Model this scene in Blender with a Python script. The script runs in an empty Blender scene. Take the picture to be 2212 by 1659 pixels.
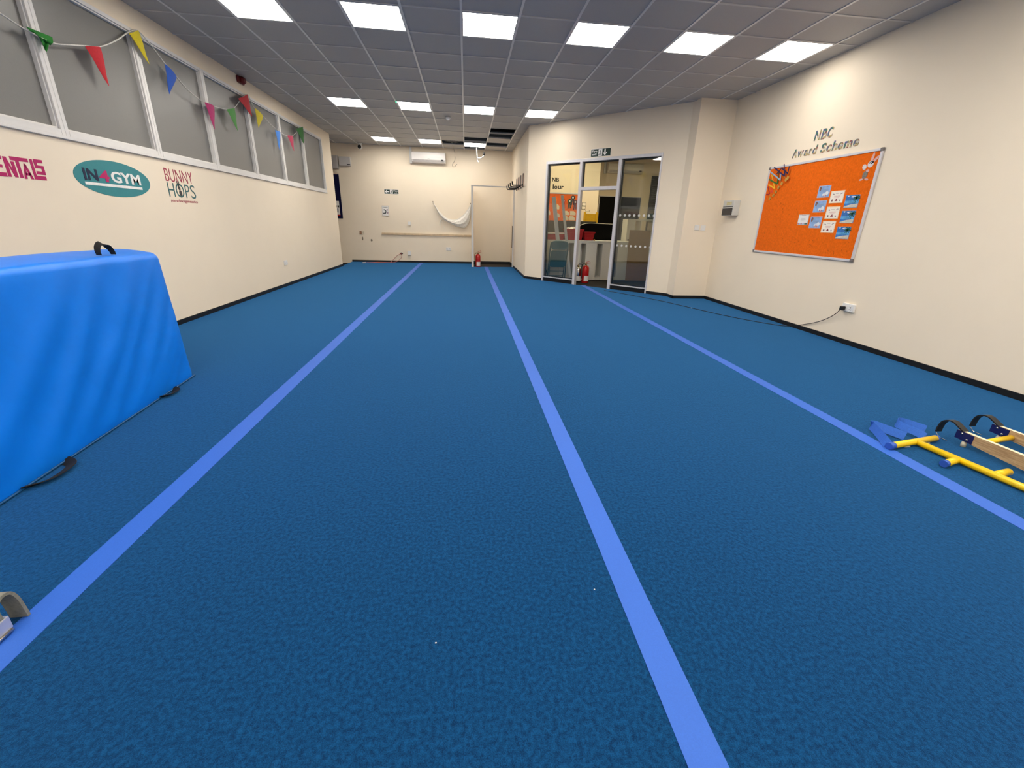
import bpy, bmesh, math, random
from mathutils import Vector, Matrix, noise
random.seed(4)
S = bpy.context.scene
COL = S.collection
PI = math.pi

# ------------------------------------------------------------------ camera, world, exposure
FPX, PITCH, YAW, ROLL, CX, CY = 893.79, 0.3287, 0.1255, 0.0285, 10.73, -42.37
EYE = Vector((0, 0, 1.2593))
_f = Vector((math.sin(YAW)*math.cos(PITCH), math.cos(YAW)*math.cos(PITCH), -math.sin(PITCH)))
_r0 = Vector((math.cos(YAW), -math.sin(YAW), 0)); _u0 = _r0.cross(_f)
_r = math.cos(ROLL)*_r0 + math.sin(ROLL)*_u0
_u = -math.sin(ROLL)*_r0 + math.cos(ROLL)*_u0
cam = bpy.data.cameras.new('camera'); cam_o = bpy.data.objects.new('camera', cam); COL.objects.link(cam_o)
cam.sensor_width = 36; cam.sensor_fit = 'HORIZONTAL'; cam.lens = FPX/2212*36
cam.shift_x = -CX/2212; cam.shift_y = CY/2212
cam.clip_start = 0.05; cam.clip_end = 100
m3 = Matrix((_r, _u, -_f)).transposed()
cam_o.matrix_world = Matrix.Translation(EYE) @ m3.to_4x4()
S.camera = cam_o
w = bpy.data.worlds.new('world'); S.world = w; w.use_nodes = True
w.node_tree.nodes['Background'].inputs[0].default_value = (.5, .55, .6, 1)
w.node_tree.nodes['Background'].inputs[1].default_value = 0.015
S.view_settings.view_transform = 'Standard'; S.view_settings.look = 'None'
S.view_settings.gamma = 1; S.view_settings.use_curve_mapping = False
S.view_settings.exposure = 0.30
PANEL = 24.0            # radiance of the ceiling panels
OFFICE = 32.0           # radiance of the office panel

# real surfaces of the room (metres): the left wall, right wall, back wall, ceiling
XL, XR, YB, CE, YP, XH = -3.422, 4.475, 13.65, 3.27, 7.38, 1.40
GX, GY, T = -2.4235, 5.1413, 0.6
P0, P1 = Vector((1.40, 10.10, 0)), Vector((3.84, 7.63, 0))
DL = (P1-P0).length; DD = (P1-P0)/DL; DN = Vector((DD.y, -DD.x, 0)); DN = DN if DN.y < 0 else -DN
def ray(px, py): return _f + (px-1106-CX)/FPX*_r - (py-829.5-CY)/FPX*_u
def onz(px, py, z=0.0): v = ray(px, py); return EYE + v*((z-EYE.z)/v.z)
def onx(px, py, x=XL): v = ray(px, py); return EYE + v*(x/v.x)
def ony(px, py, y=YB): v = ray(px, py); return EYE + v*(y/v.y)

# ------------------------------------------------------------------ helpers
def lin(c):
    return tuple((v/255/12.92 if v/255 <= .04045 else ((v/255+.055)/1.055)**2.4) for v in c)
_M = {}
def mat(name, rgb, rough=.6, metal=0.0, var=.06, scale=30, bump=0.0, bscale=200, spec=.4, sheen=0.0, emit=None, coat=0.0):
    """procedural principled material; rgb is linear base colour, var a gentle mottling"""
    if name in _M: return _M[name]
    m = bpy.data.materials.new(name); m.use_nodes = True; nt = m.node_tree; b = nt.nodes['Principled BSDF']
    b.inputs['Roughness'].default_value = rough; b.inputs['Metallic'].default_value = metal
    b.inputs['Specular IOR Level'].default_value = spec
    b.inputs['Sheen Weight'].default_value = sheen; b.inputs['Coat Weight'].default_value = coat
    tc = nt.nodes.new('ShaderNodeTexCoord'); no = nt.nodes.new('ShaderNodeTexNoise'); no.inputs['Scale'].default_value = scale
    no.inputs['Detail'].default_value = 4
    nt.links.new(tc.outputs['Object'], no.inputs['Vector'])
    r = nt.nodes.new('ShaderNodeValToRGB')
    r.color_ramp.elements[0].position = .3; r.color_ramp.elements[1].position = .7
    r.color_ramp.elements[0].color = tuple(max(0, c*(1-var)) for c in rgb)+(1,)
    r.color_ramp.elements[1].color = tuple(min(1, c*(1+var)) for c in rgb)+(1,)
    nt.links.new(no.outputs['Fac'], r.inputs['Fac']); nt.links.new(r.outputs['Color'], b.inputs['Base Color'])
    if bump:
        n2 = nt.nodes.new('ShaderNodeTexNoise'); n2.inputs['Scale'].default_value = bscale; n2.inputs['Detail'].default_value = 3
        nt.links.new(tc.outputs['Object'], n2.inputs['Vector'])
        bp = nt.nodes.new('ShaderNodeBump'); bp.inputs['Strength'].default_value = bump; bp.inputs['Distance'].default_value = .01
        nt.links.new(n2.outputs['Fac'], bp.inputs['Height']); nt.links.new(bp.outputs['Normal'], b.inputs['Normal'])
    if emit:
        b.inputs['Emission Color'].default_value = emit[0]+(1,); b.inputs['Emission Strength'].default_value = emit[1]
    _M[name] = m; return m

def link(o, parent=None):
    COL.objects.link(o)
    if parent: o.parent = parent
    return o
def wloc(o):
    v = Vector((0, 0, 0))
    while o: v += o.location; o = o.parent
    return v
def tag(o, label=None, cat=None, group=None, kind=None):
    if label: o['label'] = label
    if cat: o['category'] = cat
    if group: o['group'] = group
    if kind: o['kind'] = kind
    return o
def thing(name, label, cat, loc, group=None):
    o = bpy.data.objects.new(name, None); o.location = loc; o.empty_display_size = .05
    return tag(link(o), label, cat, group)
def struct_empty(name, loc, label=None):
    o = bpy.data.objects.new(name, None); o.location = loc; link(o); return tag(o, label, None, None, 'structure')

class Plane2:
    """a wall surface: a along it (to the right as seen), b up, c out of it"""
    def __init__(s, o, e1, n, e2=(0, 0, 1)): s.o, s.e1, s.n, s.e2 = Vector(o), Vector(e1), Vector(n), Vector(e2)
    def p(s, a, b, c=0.0): return s.o + s.e1*a + s.e2*b + s.n*c
LEFT = Plane2((XL, 0, 0), (0, 1, 0), (1, 0, 0))          # a = Y
RIGHT = Plane2((XR, 0, 0), (0, -1, 0), (-1, 0, 0))       # a = -Y
BACK = Plane2((0, YB, 0), (1, 0, 0), (0, -1, 0))         # a = X
PILL = Plane2((0, YP, 0), (1, 0, 0), (0, -1, 0))
HOOK = Plane2((XH, 0, 0), (0, -1, 0), (-1, 0, 0))        # a = -Y
DIAG = Plane2(P0, DD, DN)                                # a = distance along the slanted wall
OFF = Plane2((0, 12.0, 0), (1, 0, 0), (0, -1, 0))
OFFB = Plane2((0, YB, 0), (1, 0, 0), (0, -1, 0))

class MB:
    def __init__(s): s.bm = bmesh.new(); s.mi = 0
    def m(s, i): s.mi = i; return s
    def face(s, pts):
        f = s.bm.faces.new([s.bm.verts.new(Vector(p)) for p in pts]); f.material_index = s.mi; return f
    def hexa(s, q):        # 8 corners: bottom 4, top 4
        v = [s.bm.verts.new(Vector(p)) for p in q]
        for ix in ((3, 2, 1, 0), (4, 5, 6, 7), (0, 1, 5, 4), (1, 2, 6, 5), (2, 3, 7, 6), (3, 0, 4, 7)):
            s.bm.faces.new([v[i] for i in ix]).material_index = s.mi
        return s
    def box(s, x0, x1, y0, y1, z0, z1):
        return s.hexa([(x0, y0, z0), (x1, y0, z0), (x1, y1, z0), (x0, y1, z0), (x0, y0, z1), (x1, y0, z1), (x1, y1, z1), (x0, y1, z1)])
    def pbox(s, pl, a0, a1, b0, b1, c0, c1):
        return s.hexa([pl.p(a0, b0, c1), pl.p(a1, b0, c1), pl.p(a1, b0, c0), pl.p(a0, b0, c0), pl.p(a0, b1, c1), pl.p(a1, b1, c1), pl.p(a1, b1, c0), pl.p(a0, b1, c0)])
    def prism(s, base, top):     # two matching loops of world points
        a = [s.bm.verts.new(Vector(p)) for p in base]; b = [s.bm.verts.new(Vector(p)) for p in top]; n = len(a)
        fs = [s.bm.faces.new(a[::-1]), s.bm.faces.new(b)]
        for i in range(n): fs.append(s.bm.faces.new((a[i], a[(i+1) % n], b[(i+1) % n], b[i])))
        for f in fs: f.material_index = s.mi
        return s
    def ppoly(s, pl, pts, c0, c1): return s.prism([pl.p(a, b, c0) for a, b in pts], [pl.p(a, b, c1) for a, b in pts])
    def zpoly(s, pts, z0, z1): return s.prism([(x, y, z0) for x, y in pts], [(x, y, z1) for x, y in pts])
    def ell(s, pl, a, b, ra, rb, c0, c1, n=32, rot=0):
        pts = []
        for i in range(n):
            t = 2*PI*i/n; x, y = ra*math.cos(t), rb*math.sin(t)
            pts.append((a+x*math.cos(rot)-y*math.sin(rot), b+x*math.sin(rot)+y*math.cos(rot)))
        return s.ppoly(pl, pts, c0, c1)
    def bar(s, pl, p, q, wd, c0, c1):     # a flat stroke between two points of a wall
        p, q = Vector(p), Vector(q); d = (q-p).normalized(); n = Vector((-d.y, d.x))*wd/2
        return s.ppoly(pl, [p+n, p-n, q-n, q+n], c0, c1)
    def tube(s, pts, r, n=10, cap=True, closed=False):
        pts = [Vector(p) for p in pts]; rings = []; up = None; N = len(pts)
        for i, p in enumerate(pts):
            a = pts[i-1] if (i > 0 or closed) else p; b = pts[(i+1) % N] if (i < N-1 or closed) else p
            d = (b-a).normalized()
            if up is None: up = d.orthogonal().normalized()
            up = (up-d*up.dot(d)).normalized(); sd = d.cross(up)
            rr = r[i] if isinstance(r, (list, tuple)) else r
            rings.append([s.bm.verts.new(p+(up*math.cos(2*PI*k/n)+sd*math.sin(2*PI*k/n))*rr) for k in range(n)])
        M = N if closed else N-1
        for i in range(M):
            A, B = rings[i], rings[(i+1) % N]
            for k in range(n):
                f = s.bm.faces.new((A[k], A[(k+1) % n], B[(k+1) % n], B[k])); f.material_index = s.mi; f.smooth = True
        if cap and not closed:
            for R in (rings[0][::-1], rings[-1]): s.bm.faces.new(R).material_index = s.mi
        return s
    def lathe(s, prof, c, axis=(0, 0, 1), n=24):
        ax = Vector(axis).normalized(); u = ax.orthogonal().normalized(); v = ax.cross(u); c = Vector(c); rings = []
        for r, h in prof:
            rings.append([s.bm.verts.new(c+ax*h+(u*math.cos(2*PI*k/n)+v*math.sin(2*PI*k/n))*max(r, 1e-5)) for k in range(n)])
        for A, B in zip(rings, rings[1:]):
            for k in range(n):
                f = s.bm.faces.new((A[k], A[(k+1) % n], B[(k+1) % n], B[k])); f.material_index = s.mi; f.smooth = True
        s.bm.faces.new(rings[0][::-1]).material_index = s.mi; s.bm.faces.new(rings[-1]).material_index = s.mi
        return s
    def ribbon(s, pts, wdir, wd, th):     # strip along pts, wdir = its width direction (vector or list of vectors)
        pts = [Vector(p) for p in pts]; R = []
        for i, p in enumerate(pts):
            d = (pts[min(i+1, len(pts)-1)]-pts[max(i-1, 0)]).normalized()
            wv = Vector(wdir[i] if isinstance(wdir, list) else wdir); wv = (wv-d*wv.dot(d)).normalized(); n = d.cross(wv)
            R.append([s.bm.verts.new(p+wv*a*wd/2+n*b*th/2) for a, b in ((-1, -1), (1, -1), (1, 1), (-1, 1))])
        for A, B in zip(R, R[1:]):
            for k in range(4):
                f = s.bm.faces.new((A[k], A[(k+1) % 4], B[(k+1) % 4], B[k])); f.material_index = s.mi
        s.bm.faces.new(R[0][::-1]).material_index = s.mi; s.bm.faces.new(R[-1]).material_index = s.mi
        return s
    def text(s, pl, t, a0, a1, b0, b1, c0, c1, fat=0.0, shear=0.0):
        cu = bpy.data.curves.new('t', 'FONT'); cu.body = t; cu.extrude = .05; cu.offset = fat; cu.shear = shear; cu.resolution_u = 4
        o = bpy.data.objects.new('t', cu); COL.objects.link(o)
        dg = bpy.context.evaluated_depsgraph_get(); me = bpy.data.meshes.new_from_object(o.evaluated_get(dg))
        vs = [v.co.copy() for v in me.vertices]; xs = [v.x for v in vs]; ys = [v.y for v in vs]
        x0, x1, y0, y1 = min(xs), max(xs), min(ys), max(ys)
        nv = [s.bm.verts.new(pl.p(a0+(v.x-x0)/(x1-x0)*(a1-a0), b0+(v.y-y0)/(y1-y0)*(b1-b0), c0 if v.z < 0 else c1)) for v in vs]
        for p in me.polygons:
            try: s.bm.faces.new([nv[i] for i in p.vertices]).material_index = s.mi
            except ValueError: pass
        bpy.data.objects.remove(o); bpy.data.curves.remove(cu); bpy.data.meshes.remove(me)
        return s
    def build(s, name, mats, parent=None, smooth=False, bevel=0.0, keep=False, label=None, segs=2):
        bm = s.bm
        bmesh.ops.recalc_face_normals(bm, faces=bm.faces[:])
        co = [v.co for v in bm.verts]
        if parent: org = wloc(parent)
        elif keep: org = Vector((0, 0, 0))
        else:
            org = Vector(((min(c.x for c in co)+max(c.x for c in co))/2, (min(c.y for c in co)+max(c.y for c in co))/2, min(c.z for c in co)))
        bmesh.ops.translate(bm, verts=bm.verts[:], vec=-org)
        me = bpy.data.meshes.new(name); bm.to_mesh(me); bm.free()
        for m in (mats if isinstance(mats, (list, tuple)) else [mats]): me.materials.append(m)
        if smooth:
            for p in me.polygons: p.use_smooth = True
        o = bpy.data.objects.new(name, me); link(o, parent)
        if not parent: o.location = org
        if bevel:
            b = o.modifiers.new('bevel', 'BEVEL'); b.width = bevel; b.segments = segs; b.limit_method = 'ANGLE'; b.angle_limit = .6
        if label: o['label'] = label
        return o
def one(mb, name, mats, label, cat, group=None, **k): return tag(mb.build(name, mats, **k), label, cat, group)
def struct(mb, name, mats, **k): return tag(mb.build(name, mats, keep=True, **k), None, None, None, 'structure')
def dup(root, loc, label, group=None):
    r = root.copy(); link(r); r.location = loc; r['label'] = label
    if group: r['group'] = group
    for ch in list(root.children):
        c = ch.copy(); link(c); c.parent = r
        for g in list(ch.children): d = g.copy(); link(d); d.parent = c
    return r
def bez(ps, n=12):     # smooth curve through points (Catmull-Rom)
    ps = [Vector(p) for p in ps]; out = []
    for i in range(len(ps)-1):
        a, b, c, d = ps[max(i-1, 0)], ps[i], ps[i+1], ps[min(i+2, len(ps)-1)]
        for k in range(n):
            t = k/n; out.append(.5*((2*b)+(c-a)*t+(2*a-5*b+4*c-d)*t*t+(3*b-a-3*c+d)*t**3))
    return out+[ps[-1]]

# ------------------------------------------------------------------ materials
WALL = mat('cream_paint', (.87, .76, .605), .62, var=.012, scale=2.2, bump=.05, bscale=260, spec=.3)
TILE = mat('ceiling_tile', (.46, .45, .44), .48, var=.03, scale=90, bump=.10, bscale=220, spec=.5)
TBAR = mat('ceiling_bar', (.56, .56, .555), .3, .1, var=.01, spec=.6)
BLACKV = mat('black_vinyl', (.006, .006, .007), .45, var=.1)
WPLAS = mat('white_plastic', (.80, .79, .77), .35, var=.01)
WPAINT = mat('white_frame', (.76, .74, .72), .4, var=.02)
ALU = mat('brushed_aluminium', (.62, .61, .63), .35, .75, var=.03, scale=60)
ALUW = mat('pale_aluminium', (.66, .65, .68), .4, .25, var=.03)
STEEL = mat('polished_steel', (.65, .62, .58), .18, 1.0, var=.02)
DGREY = mat('dark_grey_felt', (.045, .043, .040), .9, var=.1)
BLK = mat('black_plastic', (.008, .008, .009), .4, var=.05)
BLKM = mat('black_metal', (.012, .010, .011), .35, .3, var=.05)
WHITE = mat('white_paper', (.82, .80, .77), .6, var=.02)
CREAMP = mat('cream_paper', (.90, .82, .72), .6, var=.02)
RED = mat('red_plastic', (.42, .010, .014), .4, var=.08)
REDX = mat('red_enamel', (.52, .012, .012), .25, var=.03, coat=.4)
WOOD = mat('pale_wood', (.62, .47, .30), .5, var=.12, scale=12)
GREEN = mat('sign_green', (.006, .030, .020), .4, var=.03)
TAPE = mat('light_blue_tape', (.026, .122, .53), .6, var=.05, scale=300, bump=.1, bscale=700)
WOFF = mat('white_laminate', (.80, .79, .74), .45, var=.02)

def carpet():
    m = bpy.data.materials.new('blue_carpet'); m.use_nodes = True; nt = m.node_tree; b = nt.nodes['Principled BSDF']
    b.inputs['Roughness'].default_value = .95; b.inputs['Specular IOR Level'].default_value = .12
    b.inputs['Sheen Weight'].default_value = .82; b.inputs['Sheen Roughness'].default_value = .38; b.inputs['Sheen Tint'].default_value = (.09, .42, 1.0, 1)
    tc = nt.nodes.new('ShaderNodeTexCoord'); out = []
    def nz(sc, det):
        n = nt.nodes.new('ShaderNodeTexNoise'); n.inputs['Scale'].default_value = sc; n.inputs['Detail'].default_value = det
        nt.links.new(tc.outputs['Object'], n.inputs['Vector']); return n
    fine, mid, big = nz(330, 5), nz(75, 4), nz(1.3, 3)
    a = nt.nodes.new('ShaderNodeMath'); a.operation = 'MULTIPLY_ADD'; a.inputs[1].default_value = .5
    nt.links.new(mid.outputs['Fac'], a.inputs[0])
    a2 = nt.nodes.new('ShaderNodeMath'); a2.operation = 'MULTIPLY'; a2.inputs[1].default_value = .5
    nt.links.new(fine.outputs['Fac'], a2.inputs[0]); nt.links.new(a2.outputs[0], a.inputs[2])
    r = nt.nodes.new('ShaderNodeValToRGB'); e = r.color_ramp.elements
    e[0].position = .40; e[0].color = (.0014, .022, .075, 1); e[1].position = .60; e[1].color = (.0042, .064, .180, 1)
    nt.links.new(a.outputs[0], r.inputs['Fac'])
    mx = nt.nodes.new('ShaderNodeMixRGB'); mx.blend_type = 'MULTIPLY'; mx.inputs['Fac'].default_value = .25
    r2 = nt.nodes.new('ShaderNodeValToRGB'); r2.color_ramp.elements[0].color = (.75, .78, .8, 1); r2.color_ramp.elements[0].position = .3; r2.color_ramp.elements[1].position = .7
    nt.links.new(big.outputs['Fac'], r2.inputs['Fac']); nt.links.new(r.outputs['Color'], mx.inputs[1]); nt.links.new(r2.outputs['Color'], mx.inputs[2])
    nt.links.new(mx.outputs['Color'], b.inputs['Base Color'])
    bp = nt.nodes.new('ShaderNodeBump'); bp.inputs['Strength'].default_value = .6; bp.inputs['Distance'].default_value = .006
    nt.links.new(a.outputs[0], bp.inputs['Height']); nt.links.new(bp.outputs['Normal'], b.inputs['Normal'])
    return m
CARPET = carpet()
def glass_mat(name, tint, ior=1.5):
    m = bpy.data.materials.new(name); m.use_nodes = True; nt = m.node_tree; nt.nodes.remove(nt.nodes['Principled BSDF'])
    t = nt.nodes.new('ShaderNodeBsdfTransparent'); t.inputs[0].default_value = tint+(1,)
    g = nt.nodes.new('ShaderNodeBsdfGlossy'); g.inputs['Roughness'].default_value = .02
    f = nt.nodes.new('ShaderNodeFresnel'); f.inputs['IOR'].default_value = ior
    x = nt.nodes.new('ShaderNodeMixShader'); nt.links.new(f.outputs[0], x.inputs[0]); nt.links.new(t.outputs[0], x.inputs[1]); nt.links.new(g.outputs[0], x.inputs[2])
    nt.links.new(x.outputs[0], nt.nodes['Material Output'].inputs['Surface']); return m
GLASS = glass_mat('clear_glass', (.93, .94, .92))
FROST = mat('frosted_glass', (.255, .25, .235), .38, var=.03, scale=160, bump=.06, bscale=420, spec=.5)
FROST.node_tree.nodes['Principled BSDF'].inputs['Transmission Weight'].default_value = .25
NETM = mat('white_netting', (.85, .82, .76), .8, var=.1, scale=260)
def net_alpha(m, a):
    nt = m.node_tree; b = nt.nodes['Principled BSDF']; wv = nt.nodes.new('ShaderNodeTexVoronoi'); wv.inputs['Scale'].default_value = 90
    tc = nt.nodes.new('ShaderNodeTexCoord'); nt.links.new(tc.outputs['Object'], wv.inputs['Vector'])
    r = nt.nodes.new('ShaderNodeMapRange'); r.inputs['From Min'].default_value = .1; r.inputs['From Max'].default_value = .5
    r.inputs['To Min'].default_value = a; r.inputs['To Max'].default_value = 1
    nt.links.new(wv.outputs['Distance'], r.inputs['Value']); nt.links.new(r.outputs[0], b.inputs['Alpha'])
net_alpha(NETM, .12)
def felt(name, rgb):
    return mat(name, rgb, .95, var=.10, scale=45, bump=.35, bscale=120, spec=.05, sheen=.1)
ORANGE = felt('orange_felt', (.82, .140, .0025))
def lamp_mat(name, rgb, k):
    m = bpy.data.materials.new(name); m.use_nodes = True; nt = m.node_tree; nt.nodes.remove(nt.nodes['Principled BSDF'])
    e = nt.nodes.new('ShaderNodeEmission'); e.inputs[0].default_value = rgb+(1,); e.inputs[1].default_value = k
    nt.links.new(e.outputs[0], nt.nodes['Material Output'].inputs['Surface']); return m
DIFF = lamp_mat('lit_diffuser', (1.0, .945, .86), PANEL)
DIFFM = lamp_mat('far_diffuser', (1.0, .945, .86), PANEL*.72)
DIFFD = lamp_mat('dimmed_diffuser', (1.0, .945, .86), PANEL*.40)  # strength lowered to soften the hot spots on the walls close by
DIFFB = lamp_mat('boosted_diffuser', (1.0, .945, .86), PANEL*1.35)  # unseen panel made stronger to make up the light on the right wall
DIFFO = lamp_mat('lit_diffuser_warm', (1.0, .88, .58), OFFICE)

# ------------------------------------------------------------------ the setting
# raised blue floor, cut round the doorway, the alcove and the low recess
fl = [(XL, -4), (XR, -4), (XR, YP), (3.84, YP), (3.84, 7.63), (1.40, 10.10), (1.40, 12.72), (.20, 12.60), (.20, YB), (-3.50, YB), (-3.45, 12.3), (XL, 12.3)]
struct(MB().zpoly(fl, -.10, 0), 'floor', CARPET)
struct(MB().zpoly([(.20, 12.60), (1.40, 12.72), (1.40, YB), (.20, YB)], -.10, -.015), 'floor_alcove', mat('brown_underlay', (.035, .027, .022), .9, var=.2))
struct(MB().zpoly([(-5.6, 12.3), (-3.45, 12.3), (-3.50, YB), (-5.6, YB)], -.20, -.10), 'floor_recess', DGREY)
OFLOOR = mat('charcoal_carpet', (.032, .030, .030), .95, var=.2, scale=150, bump=.3, bscale=300, spec=.05)
struct(MB().zpoly([(1.40, 10.10), (3.84, 7.63), (6.4, 7.63), (6.4, YB), (1.40, YB)], -.12, -.015), 'floor_office', OFLOOR)

bays = [.899, 2.077, 3.255, 4.433, 5.611, 6.789, 7.967, 9.145, 10.323, 11.56]
ZS, ZT = 1.862, 3.055
lw = MB()
lw.box(XL-.12, XL, -4, 12.3, -.1, ZS).box(XL-.12, XL, -4, 12.3, ZT, CE+.02).box(XL-.12, XL, bays[-1], 12.3, ZS, ZT).box(XL-.12, XL, -4, bays[0], ZS, ZT)
struct(lw, 'wall_left', WALL)
struct(MB().box(XR, XR+.12, -4, 7.63, -.1, CE+.02), 'wall_right', WALL)
struct(MB().box(-5.6, 1.52, YB, YB+.12, -.2, CE+.02), 'wall_back', WALL)
struct(MB().box(XL-.12, XR+.12, -4.12, -4, -.1, CE+.02), 'wall_front', WALL)
struct(MB().box(XH, XH+.12, 10.16, YB, -.1, CE+.02), 'wall_alcove', WALL)
struct(MB().box(-5.72, -5.6, 12.18, YB, -.2, CE+.02).box(-5.72, XL-.12, 12.18, 12.3, -.2, CE+.02), 'wall_recess', WALL)
dw = MB(); U0, U1, ZD = .497, 3.06, 2.535
dw.pbox(DIAG, 0, U0, -.1, CE+.02, -.12, 0).pbox(DIAG, U1, DL, -.1, CE+.02, -.12, 0).pbox(DIAG, U0, U1, ZD, CE+.02, -.12, 0)
struct(dw, 'wall_slanted', WALL)
struct(MB().box(3.84, XR, YP, 7.63, -.1, CE+.02), 'wall_pillar', WALL)
struct(MB().box(1.52, 3.65, 12.0, YB, -.1, CE+.02), 'wall_office_left', WALL)
struct(MB().box(3.65, 6.4, YB, YB+.12, -.1, CE+.02), 'wall_office_back', WALL)
struct(MB().box(6.4, 6.52, 7.63, YB, -.1, CE+.02).box(XR+.12, 6.4, 7.51, 7.63, -.1, CE+.02), 'wall_office_right', WALL)

lights, holes = {}, {(5, 9), (5, 10), (4, 11), (3, 12), (5, 12), (4, 13)}
for c in range(6): lights[(2*c, 0)] = 0; lights[(2*c, -6)] = 0; lights[(2*c, -12)] = 0  # the two rows out of view are added to light the near walls
for c in range(4): lights[(2*c, 6)] = 0
for c in range(3): lights[(2*c, 12)] = 0
OFFLAMPS = ((8, 9), (12, 9))  # both unseen; the second is added to brighten the office's right side
ce = MB()
for i in range(-6, 15):
    for j in range(-16, 15):
        if (i, j) in lights or (i, j) in holes or (i, j) in OFFLAMPS: continue
        x0, y0 = GX+i*T, GY+j*T
        if y0 > YB: continue
        ce.face([(x0, y0, CE+.006), (x0, y0+T, CE+.006), (x0+T, y0+T, CE+.006), (x0+T, y0, CE+.006)])
ce.m(1)
X0, X1, Y0, Y1 = GX-6*T, GX+15*T, -4.4, YB+.05
ce.m(3)
for i in range(-6, 16): ce.box(GX+i*T-.012, GX+i*T+.012, Y0, Y1, CE-.001, CE+.03)  # lengthwise bars coloured paler for the back wall reflecting in them
ce.m(1)
for j in range(-15, 15):
    for i in range(-6, 15):
        x0 = GX+i*T
        if (i, j) in ((4, 12), (4, 13)): continue
        ce.box(x0+.012, x0+T-.012, GY+j*T-.012, GY+j*T+.012, CE-.0005, CE+.03)
ce.m(2); ce.box(-6.2, 6.8, -4.4, YB+.2, CE+.55, CE+.6)  # slab above the tiles, its near-black colour standing for shade in the void
struct(ce, 'ceiling', [TILE, TBAR, mat('void_shade', (.012, .010, .009), .95), mat('runner_sheen', (.80, .80, .79), .3, .1, var=.01, spec=.6)])

BH, BT = .055, .012
struct(MB().pbox(LEFT, -4, 12.3, 0, BH, 0, BT), 'baseboard_left', BLACKV)
struct(MB().pbox(RIGHT, -YP, 4, 0, BH, 0, BT), 'baseboard_right', BLACKV)
struct(MB().pbox(PILL, 3.84-BT, XR-BT, 0, BH, 0, BT).box(3.84-BT, 3.84, YP-BT, 7.63, 0, BH), 'baseboard_pillar', BLACKV)
struct(MB().pbox(DIAG, 0, U0, 0, BH, 0, BT).pbox(DIAG, U1, DL, 0, BH, 0, BT), 'baseboard_slanted', BLACKV)
struct(MB().pbox(HOOK, -12.72, -10.1, 0, BH, 0, BT), 'baseboard_alcove', BLACKV)
struct(MB().pbox(BACK, -3.50, .20, 0, BH, 0, BT).pbox(BACK, -5.6, -3.50, -.10, -.045, 0, BT).pbox(BACK, .20, 1.40, -.015, .075, 0, BT).pbox(HOOK, -YB, -12.76, -.015, .075, 0, BT), 'baseboard_back', BLACKV)

# frosted clerestory: nine framed units side by side
for n in range(len(bays)-1):
    y0, y1 = bays[n], bays[n+1]; e = .03
    wn = struct_empty('window_%d' % (n+1), (XL, (y0+y1)/2, ZS))
    f = MB(); fw = .038
    for a0, a1, b0, b1 in ((y0, y0+fw, ZS, ZT), (y1-fw, y1, ZS, ZT), (y0+fw, y1-fw, ZS, ZS+.05), (y0+fw, y1-fw, ZT-.035, ZT)):
        f.pbox(LEFT, a0+.001, a1-.001, b0, b1, -.07, .018)
    for a0, a1, b0, b1 in ((y0+fw, y0+fw+.014, ZS+.05, ZT-.035), (y1-fw-.014, y1-fw, ZS+.05, ZT-.035), (y0+fw, y1-fw, ZS+.05, ZS+.064), (y0+fw, y1-fw, ZT-.049, ZT-.035)):
        f.pbox(LEFT, a0, a1, b0, b1, -.05, .004)
    f.build('frame', WPAINT, wn, bevel=.003)
    MB().pbox(LEFT, y0+fw, y1-fw, ZS+.05, ZT-.035, -.034, -.028).build('frosted_pane', FROST, wn)
struct(MB().pbox(LEFT, bays[0], bays[-1]+.004, ZS-.024, ZS, -.02, .026), 'trim_1', WPAINT, bevel=.003)

# aluminium door screen in the slanted wall: two fixed panes, open doorway, sliding leaf behind the right pane
d1 = struct_empty('door_1', P0+DD*1.78)
M1, M2, TR = 1.372, 2.235, 1.975
f = MB(); k0, k1 = -.075, .012
f.pbox(DIAG, U0, U0+.045, 0, ZD, k0, k1).pbox(DIAG, U1-.03, U1, 0, ZD, k0, k1).pbox(DIAG, U0+.045, U1-.03, ZD-.055, ZD, k0, k1)
f.build('frame', ALUW, d1, bevel=.003)
for u in (M1, M2): MB().pbox(DIAG, u-.03, u+.03, -.01, ZD-.055, k0, k1+.004).build('mullion', ALUW, d1, bevel=.004)
MB().pbox(DIAG, M1+.03, M2-.03, TR-.035, TR+.03, k0, k1).build('transom', ALUW, d1, bevel=.003)
for a, b in ((U0+.045, M1-.03), (M2+.03, U1-.03)):
    MB().pbox(DIAG, a, b, .085, .105, k0, k1).build('bottom_rail', ALUW, d1)
    MB().pbox(DIAG, a, b, 0, .085, k0, -.012).build('kick_panel', BLACKV, d1)
    MB().pbox(DIAG, a, a+.03, .105, ZD-.055, -.072, -.045).pbox(DIAG, a, b, ZD-.085, ZD-.055, -.072, -.045).pbox(DIAG, a, b, .105, .125, -.072, -.045).build('gasket', BLK, d1)
    MB().pbox(DIAG, a, b, .105, ZD-.055, -.036, -.028).build('glass_pane', GLASS, d1)
MB().pbox(DIAG, M1+.03, M2-.03, TR+.03, ZD-.055, -.036, -.028).build('glass_pane', GLASS, d1)
MB().pbox(DIAG, M1+.03, M1+.052, TR+.03, ZD-.055, -.072, -.045).pbox(DIAG, M1+.03, M2-.03, ZD-.08, ZD-.055, -.072, -.045).build('gasket', BLK, d1)
dots = MB()
for z, r in ((1.463, .024), (.886, .022)):
    for k in range(8): dots.ell(DIAG, 2.327+k*.0985, z, r, r, -.028, -.0265, 20)
dots.build('etched_dots', mat('etched_dot', (.62, .61, .58), .8), d1)
leaf = MB().pbox(DIAG, M2-.02, U1+.02, .02, 2.40, -.108, -.098).build('sliding_leaf', GLASS, d1)
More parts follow.
